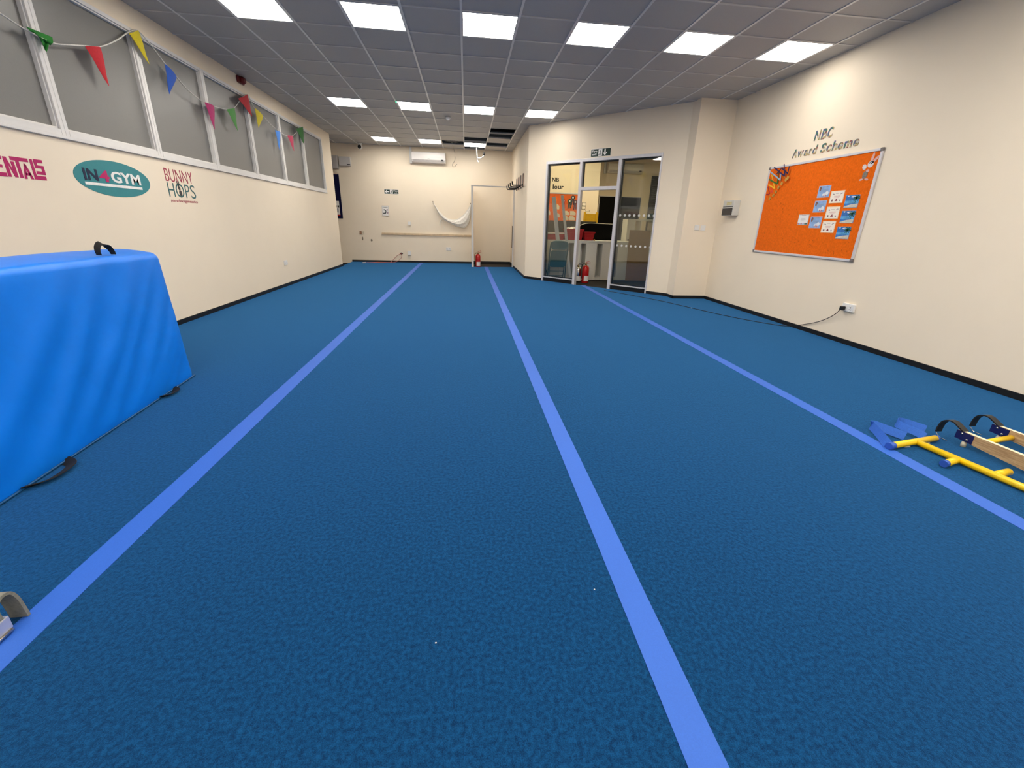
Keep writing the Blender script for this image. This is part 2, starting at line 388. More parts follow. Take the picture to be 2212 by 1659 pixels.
MB().tube([DIAG.p(3.0, z, -.085) for z in (.98, 1.42)], .012, 10).tube([DIAG.p(3.0, 1.02, -.098), DIAG.p(3.0, 1.02, -.085)], .007).tube([DIAG.p(3.0, 1.38, -.098), DIAG.p(3.0, 1.38, -.085)], .007).build('pull_handle', ALU, leaf)

# alcove beside the back wall: thin partition and a slim frame across its mouth
struct(MB().box(.17, .20, 12.62, YB, -.015, 2.215), 'wall_partition', WALL)
d2 = struct_empty('door_2', (.8, 12.6, 0))
MB().box(.155, .215, 12.56, 12.62, -.01, 2.235).build('jamb', WPAINT, d2, bevel=.004)
MB().box(1.36, 1.40, 12.70, 12.76, -.01, 2.235).build('jamb', WPAINT, d2, bevel=.004)
MB().hexa([(.215, 12.56, 2.205), (1.36, 12.70, 2.205), (1.36, 12.74, 2.205), (.215, 12.62, 2.205), (.215, 12.56, 2.235), (1.36, 12.70, 2.235), (1.36, 12.74, 2.235), (.215, 12.62, 2.235)]).build('head', WPAINT, d2)
MB().box(1.345, 1.36, 12.71, 12.75, .56, 1.18).build('lock_strip', mat('bronze_strip', (.10, .075, .055), .4, .5), d2)

# ------------------------------------------------------------------ ceiling lights
def make_light(i, j, label, m=DIFF, dz=0.0):
    x, y = GX+i*T, GY+j*T; z = CE-dz
    t = thing('ceiling_light', label, 'light', (x+T/2, y+T/2, z), 'square lit ceiling panels')
    MB().box(x+.012, x+T-.012, y+.012, y+.021, z-.002, z+.05).box(x+.012, x+T-.012, y+T-.021, y+T-.012, z-.002, z+.05).box(x+.012, x+.021, y+.021, y+T-.021, z-.002, z+.05).box(x+T-.021, x+T-.012, y+.021, y+T-.021, z-.002, z+.05).build('trim_frame', TBAR, t)
    MB().box(x+.021, x+T-.021, y+.021, y+T-.021, z+.001, z+.012).build('diffuser', m, t)
    MB().box(x+.014, x+T-.014, y+.014, y+T-.014, z+.013, z+.06).build('housing', WPLAS, t)
    return t
o6 = ['first', 'second', 'third', 'fourth', 'fifth', 'sixth']
proto = None
for (i, j) in lights:
    c = i//2
    if j == 0: lb = 'lit square panel, %s from the windows in the nearest row across the ceiling' % o6[c]
    elif j == -6: lb = 'lit square panel overhead out of view, %s from the windows' % o6[c]
    elif j == -12: lb = 'unseen lit square panel added behind the viewpoint, %s from the windows' % o6[c]
    elif j == 6: lb = 'lit square panel, %s from the windows in the middle ceiling row' % o6[c]
    else: lb = ['lit square panel of the far row nearest the windows', 'lit square panel of the far row above the air conditioner', 'lit square panel among missing tiles, bracket hanging below it'][c]
    if (i, j) == (4, 12): make_light(i, j, lb, DIFFM, dz=.03)
    elif (i, j) in ((10, 0), (6, 6)): make_light(i, j, lb, DIFFD)
    elif (i, j) == (10, -6): make_light(i, j, lb, DIFFB)
    elif j == 12: make_light(i, j, lb, DIFFM)
    elif proto is None: proto = make_light(i, j, lb)
    else: dup(proto, (GX+i*T+T/2, GY+j*T+T/2, CE), lb)
for (i, j), lb in zip(OFFLAMPS, ('lit ceiling panel inside the office above the long white counter', 'unseen lit ceiling panel added inside the office above the white shelf unit')):
    t = make_light(i, j, lb, DIFFO); t['group'] = 'office lights'
p = Vector((GX+2*T+.004, GY+6*T+.03, CE-.002))
one(MB().lathe([(.014, 0), (.012, -.008), (.002, -.012)], p, n=12), 'indicator_lamp', mat('green_led', (.02, .6, .2), .3, emit=((.05, 1, .4), 1.5)), 'tiny green indicator lamp beside a middle-row ceiling panel', 'indicator')
t = thing('smoke_detector', 'round white smoke detector on the ceiling between the light rows', 'smoke detector', (-.336, 9.731, CE))
MB().lathe([(.055, 0), (.055, -.015), (.045, -.03)], (-.336, 9.731, CE)).build('base', mat('detector_white', (.82, .81, .79), .5), t)
MB().lathe([(.034, -.03), (.034, -.04), (.02, -.055)], (-.336, 9.731, CE)).build('sensor_chamber', mat('detector_white', (.82, .81, .79), .5), t)

# cable, insulation and bracket hanging out of the open ceiling
bm = MB()
R = random.Random(2)
x0, y0 = GX+3*T, GY+12*T
for k in range(5):
    bm.tube(bez([(x0+.02, y0+.1+.09*k, CE+.10), (x0+.2+.05*R.random(), y0+.1+.08*k, CE+.03+.04*R.random()), (x0+.4, y0+.12+.08*k, CE+.03+.05*R.random()), (x0+.58, y0+.12+.08*k, CE+.12)], 8), .022, 8)
one(bm, 'flexible_duct', mat('grey_foil', (.10, .095, .09), .5, .2, var=.3, scale=40), 'crumpled grey ducting showing in the open tile by the air conditioner', 'duct', smooth=True)
one(MB().tube(bez([(-.36, 12.9, CE+.05), (-.33, 13.2, CE-.02), (-.30, YB-.02, 3.18), (-.30, YB-.015, 2.98), (-.37, YB-.015, 2.86), (-.36, YB-.015, 2.80), (-.31, YB-.015, 2.80), (-.24, YB-.015, 2.87)], 8), .007, 8), 'loose_wire', mat('grey_wire', (.42, .37, .29), .6), 'thin grey wire dangling from the ceiling right of the air conditioner', 'wire')
hb = thing('hanging_bracket', 'small white bracket with cable hanging below the far ceiling panel', 'bracket', (.32, 12.98, CE))
MB().tube([(.32, 12.98, CE+.02), (.33, 12.98, 3.12), (.345, 12.98, 2.92)], .013, 10).build('drop_tube', WPLAS, hb)
MB().tube(bez([(.345, 12.98, 2.98), (.42, 12.98, 2.97), (.50, 12.98, 3.01), (.53, 12.98, 3.06)], 6), .012, 8).build('cable_arm', WPLAS, hb)
MB().lathe([(.012, 0), (.026, .015), (.030, .05), (.018, .085)], (.53, 12.98, 3.04)).build('end_fitting', BLK, hb)
MB().tube([(.345, 12.98, 2.92), (.37, 12.98, 2.86), (.385, 12.98, 2.88)], .008, 8).build('loose_end', WPLAS, hb)

# ------------------------------------------------------------------ floor tapes
for (x0, x1, y0, y1, lb) in ((-1.450, -1.3415, -.6, YB-.03, 'light blue tape line running nearest the window wall'),
                             (.528, .630, -.6, 12.62, 'light blue tape line running up the middle of the carpet'),
                             (2.50, 2.602, -.6, 8.98, 'light blue tape line running up to the office doorway')):
    mb = MB(); n = 60
    ys = [y0+(y1-y0)*k/n for k in range(n+1)]
    for a, b in zip(ys, ys[1:]): mb.box(x0, x1, a, b, 0.0002, .0022)
    bmesh.ops.remove_doubles(mb.bm, verts=mb.bm.verts[:], dist=1e-5)
    one(mb, 'floor_tape', TAPE, lb, 'tape', 'blue tape lines on the carpet')
for (x, y, lb) in ((3.70, 6.42, 'white fleck of lint by the black cable'), (-.11, .97, 'white fleck of lint on the carpet between the left and middle tapes'), (.45, 1.12, 'white fleck of lint beside the middle tape')):
    r = .010 if y > 3 else .003
    one(MB().lathe([(r*.6, 0), (r, r*.5), (r*.5, r)], (x, y, .0005), n=8), 'lint_fleck', WHITE, lb, 'lint', 'white flecks on the carpet')

# ------------------------------------------------------------------ big blue foam block
def foam_block():
    A = Vector((-2.231, 3.471, 0)); d = (Vector((-2.088, 1.805, 0))-A).normalized(); back = Vector((-d.y, d.x, 0))
    if back.x > 0: back = -back
    L, Wd, H, r = 2.35, .50, .985, .045
    t = thing('foam_block', 'large blue foam gym block standing against the left side', 'foam block', A+d*L/2+back*Wd/2)
    # rounded-rectangle section, (w, z): front bottom -> front top -> back top -> back bottom
    sec = []
    def arc(cw, cz, r, a0, a1, n=6):
        for k in range(n+1):
            a = a0+(a1-a0)*k/n; sec.append((cw+r*math.cos(a), cz+r*math.sin(a)))
    arc(.018, .018, .018, 1.5*PI, PI, 4)
    for k in range(1, 26): sec.append((0, .018+(H-r-.018)*k/26))
    arc(r, H-r, r, PI, .5*PI, 7)
    for k in range(1, 14): sec.append((r+(Wd-2*r)*k/14, H))
    arc(Wd-r, H-r, r, .5*PI, 0, 6)
    for k in range(1, 8): sec.append((Wd, H-r+(.03-H+r)*k/8))
    arc(Wd-.018, .018, .018, 0, -.5*PI, 4)
    N = 90; mb = MB(); rings = []
    rc = .03
    prof = [(0, -rc), (rc*.08, -rc*.6), (rc*.3, -rc*.28), (rc, 0)]
    us = [(p[0], p[1]) for p in prof]+[(rc+(L-2*rc)*k/N, 0) for k in range(1, N)]+[(L-p[0], p[1]) for p in prof[::-1]]
    for u, sh in us:
        ring = []
        for w_, z in sec:
            cw, cz = w_-Wd/2, z-H/2
            w2 = Wd/2+cw*(1+sh/(Wd/2)); z2 = H/2+cz*(1+sh/(H/2))
            zz = z/H
            # loose cover: slanting folds on the front face, sagging crown on top
            fr = max(0, 1-w_/.03)
            s = u-.85*(1-zz)**1.3
            env = math.sin(PI*min(1, max(0, zz*1.02)))**.6 if 0 < zz < 1 else 0
            fold = 0
            for c0, sg, am in ((.02, .035, .010), (.14, .045, .014), (.30, .05, .013), (.47, .06, .012), (.68, .05, .011), (.92, .07, .012), (1.2, .06, .012), (1.5, .08, .012), (1.85, .07, .012)):
                q = (s+.55-c0-.03*math.sin(4*zz+c0*9))/sg; fold += 1.7*am*math.exp(-q*q*.5)
            fold += .005*noise.noise(Vector((u*4, zz*5, 1.7)))
            lean = .030*zz
            pw = w2+fr*(-fold*env*min(1, max(0, u)/.12))+lean
            top = max(0, (zz-.97)/.03) if 0 else (1 if z > H-.002 else 0)
            pz = z2+top*(.022*math.sin(PI*min(1, max(0, (w_-r)/(Wd-2*r))))+.006*noise.noise(Vector((u*3, w_*6, 4))))
            sl = .012*min(1, u/1.2)*zz
            ring.append(mb.bm.verts.new(A+d*(u+.018*zz*(1-u/L))+back*pw+Vector((0, 0, max(0.0, pz+sl)))))
        rings.append(ring)
    n = len(sec)
    for P_, Q in zip(rings, rings[1:]):
        for k in range(n): mb.bm.faces.new((P_[k], P_[(k+1) % n], Q[(k+1) % n], Q[k])).smooth = True
    mb.bm.faces.new(rings[0][::-1]); mb.bm.faces.new(rings[-1])
    mb.build('cover', mat('blue_pvc_cover', (.0008, .19, .80), .42, var=.04, scale=6, bump=.04, bscale=400, spec=.35), t, smooth=True)
    # piped seam along the floor edge
    mb = MB(); mb.tube([A+d*u-back*.004+Vector((0, 0, .008)) for u in [L*k/40 for k in range(41)]], .006, 8)
    mb.build('piped_seam', mat('blue_piping', (.003, .07, .20), .5), t)
    blackw = mat('black_webbing', (.007, .006, .006), .8, var=.2, scale=200)
    # carry loop on the top edge
    c = A+d*.46+back*.085+Vector((0, 0, H+.018)); a = [(-.062, -.002), (-.066, .022), (-.058, .048), (-.035, .066), (-.008, .062), (.018, .050), (.040, .036), (.056, .014), (.064, -.006)]
    pts = bez([c-d*x+Vector((0, 0, z)) for x, z in a], 5); n = len(pts)
    wd = [back*math.cos(.9*math.sin(PI*k/n)+.2)+Vector((0, 0, 1))*math.sin(.9*math.sin(2*PI*k/n)*.8+.25) for k in range(n)]
    MB().ribbon(pts, wd, .030, .003).build('carry_handle', blackw, t, label='black webbing loop on top')
    for u0, u1, o in ((.31, .47, .045), (1.31, 1.56, .07)):
        pts = bez([A+d*u0+Vector((0, 0, .012)), A+d*(u0*.75+u1*.25)-back*o+Vector((0, 0, .014)), A+d*(u0*.25+u1*.75)-back*o+Vector((0, 0, .014)), A+d*u1+Vector((0, 0, .012))], 8)
        MB().ribbon(pts, Vector((0, 0, 1))*.35-back*.94, .048, .004).build('carry_handle', blackw, t, label='black webbing loop at the floor edge')
foam_block()

# ------------------------------------------------------------------ signs painted on the left wall
MAG = mat('magenta_vinyl', (.44, .006, .115), .5, var=.02); TEAL = mat('teal_vinyl', (.032, .235, .265), .5, var=.03)
NAVY = mat('navy_vinyl', (.006, .014, .05), .5); PINK = mat('pink_vinyl', (.52, .012, .13), .5); WV = mat('white_vinyl', (.85, .84, .82), .5)
RV = mat('crimson_vinyl', (.36, .010, .05), .5); TG = mat('green_grey_vinyl', (.035, .13, .135), .5)
c0, c1 = .0005, .0025
t = thing('wall_lettering', 'magenta interlocking block lettering at the left end of the window wall', 'lettering', LEFT.p(3.94, 1.485))
def L_(polys, nm='letter'):
    mb = MB()
    for p_ in polys: mb.ppoly(LEFT, p_, c0, c1)
    mb.build(nm, MAG, t)
def rc_(a0, a1, b0, b1): return [(a0, b0), (a1, b0), (a1, b1), (a0, b1)]
L_([rc_(3.735, 3.765, 1.487, 1.63), rc_(3.765, 3.825, 1.605, 1.63), rc_(3.765, 3.815, 1.548, 1.570), rc_(3.765, 3.828, 1.487, 1.515)])
L_([rc_(3.836, 3.860, 1.489, 1.628), rc_(3.886, 3.910, 1.489, 1.600), [(3.860, 1.628), (3.860, 1.580), (3.886, 1.489), (3.886, 1.535)]])
L_([rc_(3.888, 4.026, 1.609, 1.636), rc_(3.924, 3.950, 1.489, 1.609)])
L_([[(3.956, 1.484), (3.978, 1.484), (3.996, 1.585), (3.985, 1.598)], [(4.032, 1.486), (4.010, 1.486), (3.985, 1.585), (3.996, 1.598)], rc_(3.975, 4.015, 1.512, 1.530)])
L_([rc_(4.040, 4.062, 1.488, 1.636), rc_(4.062, 4.140, 1.488, 1.517)])
L_([rc_(4.072, 4.146, 1.616, 1.640), rc_(4.072, 4.094, 1.596, 1.616), rc_(4.072, 4.146, 1.574, 1.596), rc_(4.122, 4.146, 1.552, 1.574), rc_(4.072, 4.146, 1.528, 1.552)])
t = thing('wall_logo', 'teal oval logo with white underlined gymnastics lettering on window wall', 'logo', LEFT.p(4.88, 1.40))
MB().ell(LEFT, 4.878, 1.562, .468, .162, c0, c1, 64).build('oval_background', TEAL, t)
c2 = .0045
MB().text(LEFT, 'IN', 4.512, 4.668, 1.527, 1.628, c1, c2, .03).build('lettering', NAVY, t, label='navy letters')
MB().text(LEFT, '4', 4.685, 4.800, 1.527, 1.628, c1, c2, .03).build('numeral', PINK, t, label='pink numeral')
MB().text(LEFT, 'GYM', 4.825, 5.208, 1.529, 1.632, c1, c2, .03).build('lettering', WV, t, label='white letters')
MB().ppoly(LEFT, rc_(4.505, 5.210, 1.487, 1.512), c1, c2).build('underline', WV, t)
t = thing('wall_logo', 'thin red and green-grey two line club lettering right of the oval logo', 'logo', LEFT.p(5.88, 1.38))
MB().text(LEFT, 'BUNNY', 5.625, 6.135, 1.612, 1.750, c0, c1, -.012).build('lettering', RV, t, label='thin crimson upper line')
MB().text(LEFT, 'H', 5.628, 5.740, 1.445, 1.598, c0, c1, -.008).text(LEFT, 'O', 5.765, 5.915, 1.443, 1.600, c0, c1, -.008).text(LEFT, 'P', 5.940, 6.025, 1.445, 1.598, c0, c1, -.008).text(LEFT, 'S', 6.045, 6.140, 1.443, 1.600, c0, c1, -.008).build('lettering', TG, t, label='thin green-grey lower line')
MB().text(LEFT, 'pre-school', 5.640, 5.882, 1.380, 1.420, c0, c1, -.004).build('lettering', RV, t, label='small tagline')
MB().text(LEFT, 'gymnastics', 5.896, 6.145, 1.380, 1.420, c0, c1, -.004).build('lettering', RV, t, label='small tagline')
mb = MB(); mb.ell(LEFT, 5.842, 1.492, .026, .034, c0, c1, 16).ell(LEFT, 5.836, 1.545, .019, .022, c0, c1, 16).ell(LEFT, 5.818, 1.597, .007, .036, c0, c1, 12, .3).ell(LEFT, 5.842, 1.600, .007, .036, c0, c1, 12, -.1)
mb.build('rabbit_mark', mat('dark_outline', (.05, .045, .045), .6), t)

def wall_socket(pl, a, b, wd, ht, label, name='wall_socket', cat='socket', parts='switch', dep=.012, group='white wall sockets'):
    t = thing(name, label, cat, pl.p(a, b-ht/2), group)
    MB().pbox(pl, a-wd/2, a+wd/2, b-ht/2, b+ht/2, .0003, dep).build('plate', WPLAS, t, bevel=.003)
    n = 2 if wd > .12 else 1
    for k in range(n):
        aa = a+(k-(n-1)/2)*wd/2
        MB().pbox(pl, aa-.008, aa+.008, b+ht*.12, b+ht*.34, dep, dep+.005).build('switch', WPLAS, t, bevel=.001)
        if parts == 'socket':
            MB().pbox(pl, aa-.004, aa+.004, b-.002, b+.012, dep, dep+.0008).pbox(pl, aa-.015, aa-.006, b-.022, b-.016, dep, dep+.0008).pbox(pl, aa+.006, aa+.015, b-.022, b-.016, dep, dep+.0008).build('pin_slots', BLK, t)
    return t
wall_socket(LEFT, 8.54, .43, .15, .088, 'white socket low on the window wall', parts='socket', group=None)
wall_socket(PILL, 4.105, 1.272, .088, .088, 'left of two small white plates side by side on the pillar', 'wall_plate', 'wall plate', group='plates on the pillar')
wall_socket(PILL, 4.222, 1.268, .088, .088, 'right of two small white plates side by side on the pillar', 'wall_plate', 'wall plate', group='plates on the pillar')
wall_socket(RIGHT, -4.335, .425, .152, .090, 'white double socket with a black plug, low on the right wall', parts='socket', dep=.03, group=None)
wall_socket(BACK, -.553, .437, .148, .10, 'white double socket below the wooden rail on the back wall', parts='socket', group=None)
wall_socket(BACK, -1.76, .285, .10, .12, 'small white outlet box beside the hole low on back wall', 'outlet_box', 'outlet', dep=.04, group=None)
wall_socket(BACK, -1.71, 1.165, .085, .10, 'small white switch above the wooden rail', 'light_switch', 'switch', dep=.03, group=None)
t = thing('fuse_spur', 'old beige double plate, one side brown, on the back wall', 'wall plate', BACK.p(-3.14, .81))
MB().pbox(BACK, -3.205, -3.145, .815, .905, 0.0003, .012).build('brown_half', mat('rust_plate', (.30, .16, .09), .6, var=.4, scale=60), t)
MB().pbox(BACK, -3.143, -3.075, .815, .905, 0.0003, .012).build('plate', mat('beige_plate', (.62, .54, .42), .5, var=.15), t)
HOLE = mat('hole_dark', (.03, .022, .018), .9, var=.3)
one(MB().ell(BACK, -3.134, .690, .018, .055, .0004, .002, 14), 'wall_scar', mat('bare_plaster', (.20, .16, .12), .9, var=.4, scale=60), 'thin dark scuff below the old beige plate', 'scuff')
one(MB().ell(BACK, -2.872, .645, .028, .036, .0004, .002, 14), 'wall_scar', mat('bare_plaster', (.20, .16, .12), .9, var=.4, scale=60), 'small round scuff left of the wooden rail', 'scuff')

# black cable and plug
cab = [onz(1305, 628), onz(1330, 632), onz(1420, 649), onz(1495, 666), onz(1560, 681), onz(1620, 693), onz(1680, 703)]
cab = [Vector((p.x, p.y, .005)) for p in cab]
cab += [Vector((4.46, 5.12, .012)), Vector((4.462, 4.98, .06)), Vector((4.455, 4.70, .17)), Vector((4.44, 4.50, .29)), Vector((4.425, 4.405, .385))]
t = thing('power_cable', 'black power cable trailing from the office doorway to the right wall socket', 'cable', (3.9, 5.9, 0))
MB().tube(bez(cab, 10), .0045, 8).build('cord', BLK, t)
MB().pbox(RIGHT, -4.405, -4.355, .385, .435, .032, .07).build('plug', BLK, t, bevel=.008)

# consumer unit on the right wall
t = thing('consumer_unit', 'grey wall box with a dark flap left of the orange board', 'wall box', RIGHT.p(-6.93, 1.47))
a0, a1, zb, zt = -7.10, -6.80, 1.475, 1.715; gp = mat('grey_box', (.60, .58, .54), .5, var=.02)
MB().pbox(RIGHT, a0, a1, zb, zt, 0.0005, .115).build('body', gp, t, bevel=.008)
MB().pbox(RIGHT, a0+.012, a1-.012, zb+.008, zb+.115, .115, .122).build('flap', mat('smoked_flap', (.035, .032, .033), .25), t, bevel=.003)
MB().pbox(RIGHT, a0+.012, a1-.012, zb+.135, zb+.145, .115, .117).build('groove', BLK, t)
MB().pbox(RIGHT, a0+.10, a1-.06, zb+.165, zb+.215, .115, .116).build('rating_label', mat('label_yellow', (.60, .52, .28), .6, var=.3, scale=80), t)

# ------------------------------------------------------------------ orange notice board on the right wall
BA0, BA1, BB0, BB1 = -6.235, -4.455, .938, 2.135
t = thing('notice_board', 'large orange felt notice board in a silver frame, right wall', 'notice board', RIGHT.p(-5.345, BB0))
MB().pbox(RIGHT, BA0+.01, BA1-.01, BB0+.01, BB1-.01, .0005, .014).build('felt_panel', ORANGE, t)
f = MB(); fw = .028
f.pbox(RIGHT, BA0, BA1, BB0, BB0+fw, .0005, .022).pbox(RIGHT, BA0, BA1, BB1-fw, BB1, .0005, .022).pbox(RIGHT, BA0, BA0+fw, BB0+fw, BB1-fw, .0005, .022).pbox(RIGHT, BA1-fw, BA1, BB0+fw, BB1-fw, .0005, .022)
f.build('frame', ALUW, t, bevel=.004)
for a in (BA0, BA1-.034):
    for b in (BB0, BB1-.034):
        MB().pbox(RIGHT, a-.003, a+.037, b-.003, b+.037, .0008, .026).build('corner_cap', mat('grey_cap', (.17, .15, .145), .5), t, bevel=.008)
mb = MB(); R = random.Random(5)
for k in range(70):
    a = R.uniform(BA0+.08, BA0+1.15) if k < 58 else R.uniform(BA0+1.2, BA1-.1); b = R.uniform(BB0+.05, BB0+.72) if a < BA0+.75 else R.uniform(BB0+.05, BB0+.22)
    rr = R.uniform(.004, .009); mb.ell(RIGHT, a, b, rr, rr*R.uniform(.7, 1.6), .0135, .0155, 8)
mb.build('pulled_tufts', felt('orange_tuft', (.62, .11, .003)), t)['kind'] = 'stuff'

SKY = mat('card_sky', (.26, .42, .70), .5, var=.18, scale=18); SKYD = mat('card_sea', (.035, .17, .50), .4, var=.25, scale=22)
SAND = mat('card_sand', (.62, .58, .48), .5, var=.15, scale=30); PALM = mat('card_palm', (.015, .10, .06), .5, var=.3)
INK = mat('card_ink', (.26, .22, .24), .6, var=.3, scale=90); BRN = mat('card_brown', (.20, .10, .08), .6, var=.3, scale=60); CLOUD = mat('card_cloud', (.72, .74, .80), .5, var=.1)
PNK = mat('card_rose', (.55, .20, .22), .6, var=.3, scale=60); DRO = mat('card_maroon', (.24, .035, .05), .6)
def paper(yc, zc, wd, ht, kind, label, cat='card', grp='small certificates on the orange board'):
    a, b = -yc, zc; a0, a1, b0, b1 = a-wd/2, a+wd/2, b-ht/2, b+ht/2; k0, k = .0146, .0176
    mb = MB(); mb.pbox(RIGHT, a0, a1, b0, b1, k0, k)
    q0, q1 = k, k+.0006
    def rr(u0, u1, v0, v1, mi, d=0): mb.m(mi); mb.pbox(RIGHT, a0+u0*wd, a0+u1*wd, b0+v0*ht, b0+v1*ht, q0+d, q1+d)
    def el(u, v, ru, rv, mi, d=.0006, rot=0): mb.m(mi); mb.ell(RIGHT, a0+u*wd, b0+v*ht, ru*wd, rv*ht, q0+d, q1+d, 14, rot)
    if kind == 'A':
        ms = [mat('card_lilac', (.62, .52, .58), .5), SKY, CLOUD, BRN, PNK, INK]
        rr(.02, .98, .03, .97, 1); el(.62, .25, .2, .14, 2); el(.78, .35, .14, .16, 2, .0007); el(.18, .78, .09, .15, 3); el(.16, .66, .07, .12, 3, .0007)
        el(.72, .14, .05, .09, 4, .0013); el(.58, .16, .04, .08, 4, .0013); rr(.45, .8, .86, .89, 5, .0007); rr(.40, .86, .62, .635, 5, .0007); rr(.40, .80, .52, .535, 5, .0007)
    elif kind == 'B':
        ms = [mat('card_cream', (.90, .70, .42), .55), CREAMP, INK, PNK, DRO, BRN]
        rr(.05, .97, .04, .94, 1); el(.2, .74, .05, .03, 2, rot=.5); el(.26, .70, .03, .05, 2, rot=-.5); el(.78, .74, .05, .03, 2, rot=.5); el(.86, .78, .04, .03, 2, .0007, -.4)
        rr(.38, .62, .75, .77, 2, .0007); rr(.30, .74, .56, .58, 3, .0007); rr(.28, .76, .49, .51, 3, .0007); rr(.34, .68, .43, .445, 3, .0007)
        mb.m(4); mb.ppoly(RIGHT, [(a0+.40*wd, b0+.16*ht), (a0+.62*wd, b0+.16*ht), (a0+.53*wd, b0+.38*ht)], q0+.0006, q1+.0006)
        el(.22, .22, .06, .09, 5); el(.80, .20, .05, .07, 2)
    elif kind == 'C':
        ms = [mat('card_edge', (.30, .34, .44), .5), SKYD, SAND, PALM, CLOUD, mat('card_pale_sea', (.10, .36, .66), .4, var=.3, scale=25)]
        rr(.02, .98, .03, .97, 1); rr(.02, .98, .34, .56, 5, .0004)
        mb.m(2); mb.ppoly(RIGHT, [(a0+.02*wd, b0+.03*ht), (a0+.97*wd, b0+.03*ht), (a0+.98*wd, b0+.32*ht), (a0+.5*wd, b0+.26*ht), (a0+.05*wd, b0+.12*ht)], q0+.0008, q1+.0008)
        el(.55, .85, .16, .06, 4, .0007); el(.2, .9, .05, .05, 4, .0007)
        for an in (0, .6, 1.2, 2.0, 2.6, 3.3, 4.1, 5.2):
            mb.m(3); mb.bar(RIGHT, (a0+.80*wd, b0+.74*ht), (a0+.80*wd+.05*math.cos(an), b0+.74*ht+.036*math.sin(an)-.004), .011, q0+.001, q1+.001)
        mb.bar(RIGHT, (a0+.80*wd, b0+.74*ht), (a0+.76*wd, b0+.35*ht), .007, q0+.001, q1+.001)
    else:
        ms = [mat('card_border', (.60, .56, .50), .6, var=.3, scale=60), WHITE, INK, PNK, SKY, PALM]
        rr(.04, .96, .12, .94, 1); rr(.3, .72, .86, .91, 2, .0007); rr(.28, .7, .6, .62, 2, .0007); rr(.25, .74, .48, .50, 2, .0007); rr(.3, .6, .38, .40, 2, .0007)
        for u, mi in ((.1, 3), (.25, 4), (.4, 3), (.58, 4), (.75, 2), (.88, 5)): el(u, .12, .07, .09, mi)
    o = one(mb, 'award_card', ms, label, cat, grp)
    return o
for (y, z, k, lb) in ((5.121, 1.738, 'A', 'pale blue card with cloud picture, top of its column of three'), (5.131, 1.563, 'A', 'pale blue card with cloud picture, middle of its column of three'), (5.138, 1.373, 'A', 'pale blue card with cloud picture, bottom of its column of three'),
                      (4.906, 1.665, 'B', 'cream card with red triangle, top of its column of three'), (4.913, 1.486, 'B', 'cream card with red triangle, middle of its column of three'), (4.921, 1.320, 'B', 'cream card with red triangle, bottom of its column of three'),
                      (4.681, 1.605, 'C', 'beach picture card with palm, top of its column of three'), (4.681, 1.434, 'C', 'beach picture card with palm, middle of its column of three'), (4.686, 1.256, 'C', 'beach picture card with palm, bottom of its column of three')):
    paper(y, z, .185 if k != 'B' else .195, .14, k, lb)
paper(5.353, 1.406, .176, .132, 'W', 'small white card with coloured border, alone left of the pale blue cards')

# medals pinned in the top corner of the board
GOLD = mat('gold_medal', (.62, .40, .10), .3, .8, var=.1)
def medal(col, pts, disc, label, wide=False, lift=0.0):
    t = thing('medal', label, 'medal', RIGHT.p(-disc[0], disc[1]-.02), 'medals on the orange board')
    mb = MB(); k0 = .0150+lift
    tip = pts[0]
    for q in pts[1:]:
        mb.bar(RIGHT, (-tip[0], tip[1]), (-q[0], q[1]), .018, k0, k0+.0015); k0 += .0018
    mb.build('ribbon', col, t)
    pl = RIGHT; a, b = -disc[0], disc[1]
    mb = MB()
    mb.ell(pl, a, b, .021, .021, .0150+lift, .020+lift, 24); mb.ell(pl, a, b, .014, .014, .020+lift, .0212+lift, 20)
    if wide: mb.ell(pl, a+.03, b+.022, .021, .021, .0152+lift, .021+lift, 24)
    mb.bar(pl, (a, b), (-tip[0], tip[1]), .004, .0150+lift, .0165+lift)
    mb.build('disc', GOLD, t)
RB = lambda n, c: mat('ribbon_'+n, c, .5, var=.05)
medal(RB('red', (.40, .010, .012)), [(6.118, 1.765), (6.190, 1.873), (6.193, 1.763)], (6.093, 1.703), 'gold medal on dark red ribbon, lowest of the corner row')
medal(RB('orange', (.75, .06, .015)), [(6.06, 1.79), (6.155, 1.89), (6.13, 1.80)], (6.032, 1.743), 'gold medal on orange-red ribbon in the board corner')
medal(RB('yellow', (.85, .46, .02)), [(6.030, 1.838), (6.158, 2.034), (6.178, 1.90)], (5.985, 1.789), 'gold medal on yellow ribbon in the board corner', lift=.005)
medal(RB('green', (.04, .14, .012)), [(5.985, 1.893), (6.187, 1.973), (5.990, 1.970), (6.01, 2.06)], (5.941, 1.842), 'gold medal on green ribbon in the board corner', lift=.011)
medal(RB('pale_blue', (.28, .42, .56)), [(5.930, 1.940), (6.178, 2.072), (5.945, 2.022)], (5.880, 1.890), 'gold medal on pale blue ribbon in the board corner', lift=.020)
medal(RB('purple', (.022, .006, .075)), [(5.848, 1.982), (6.103, 2.121), (5.858, 2.045), (5.905, 2.142)], (5.805, 1.932), 'pair of gold medals on purple ribbon, highest of the corner row', True, lift=.028)
mb = MB(); mb.bar(RIGHT, (-5.790, 2.010), (-5.935, 2.095), .018, .0490, .0505).bar(RIGHT, (-5.790, 2.010), (-5.788, 2.104), .018, .0508, .0523).bar(RIGHT, (-5.935, 2.095), (-6.018, 2.024), .016, .0472, .0487)
one(mb, 'loose_ribbon', RB('indigo', (.016, .005, .050)), 'dark indigo zigzag ribbon at the top edge of the orange board', 'ribbon')

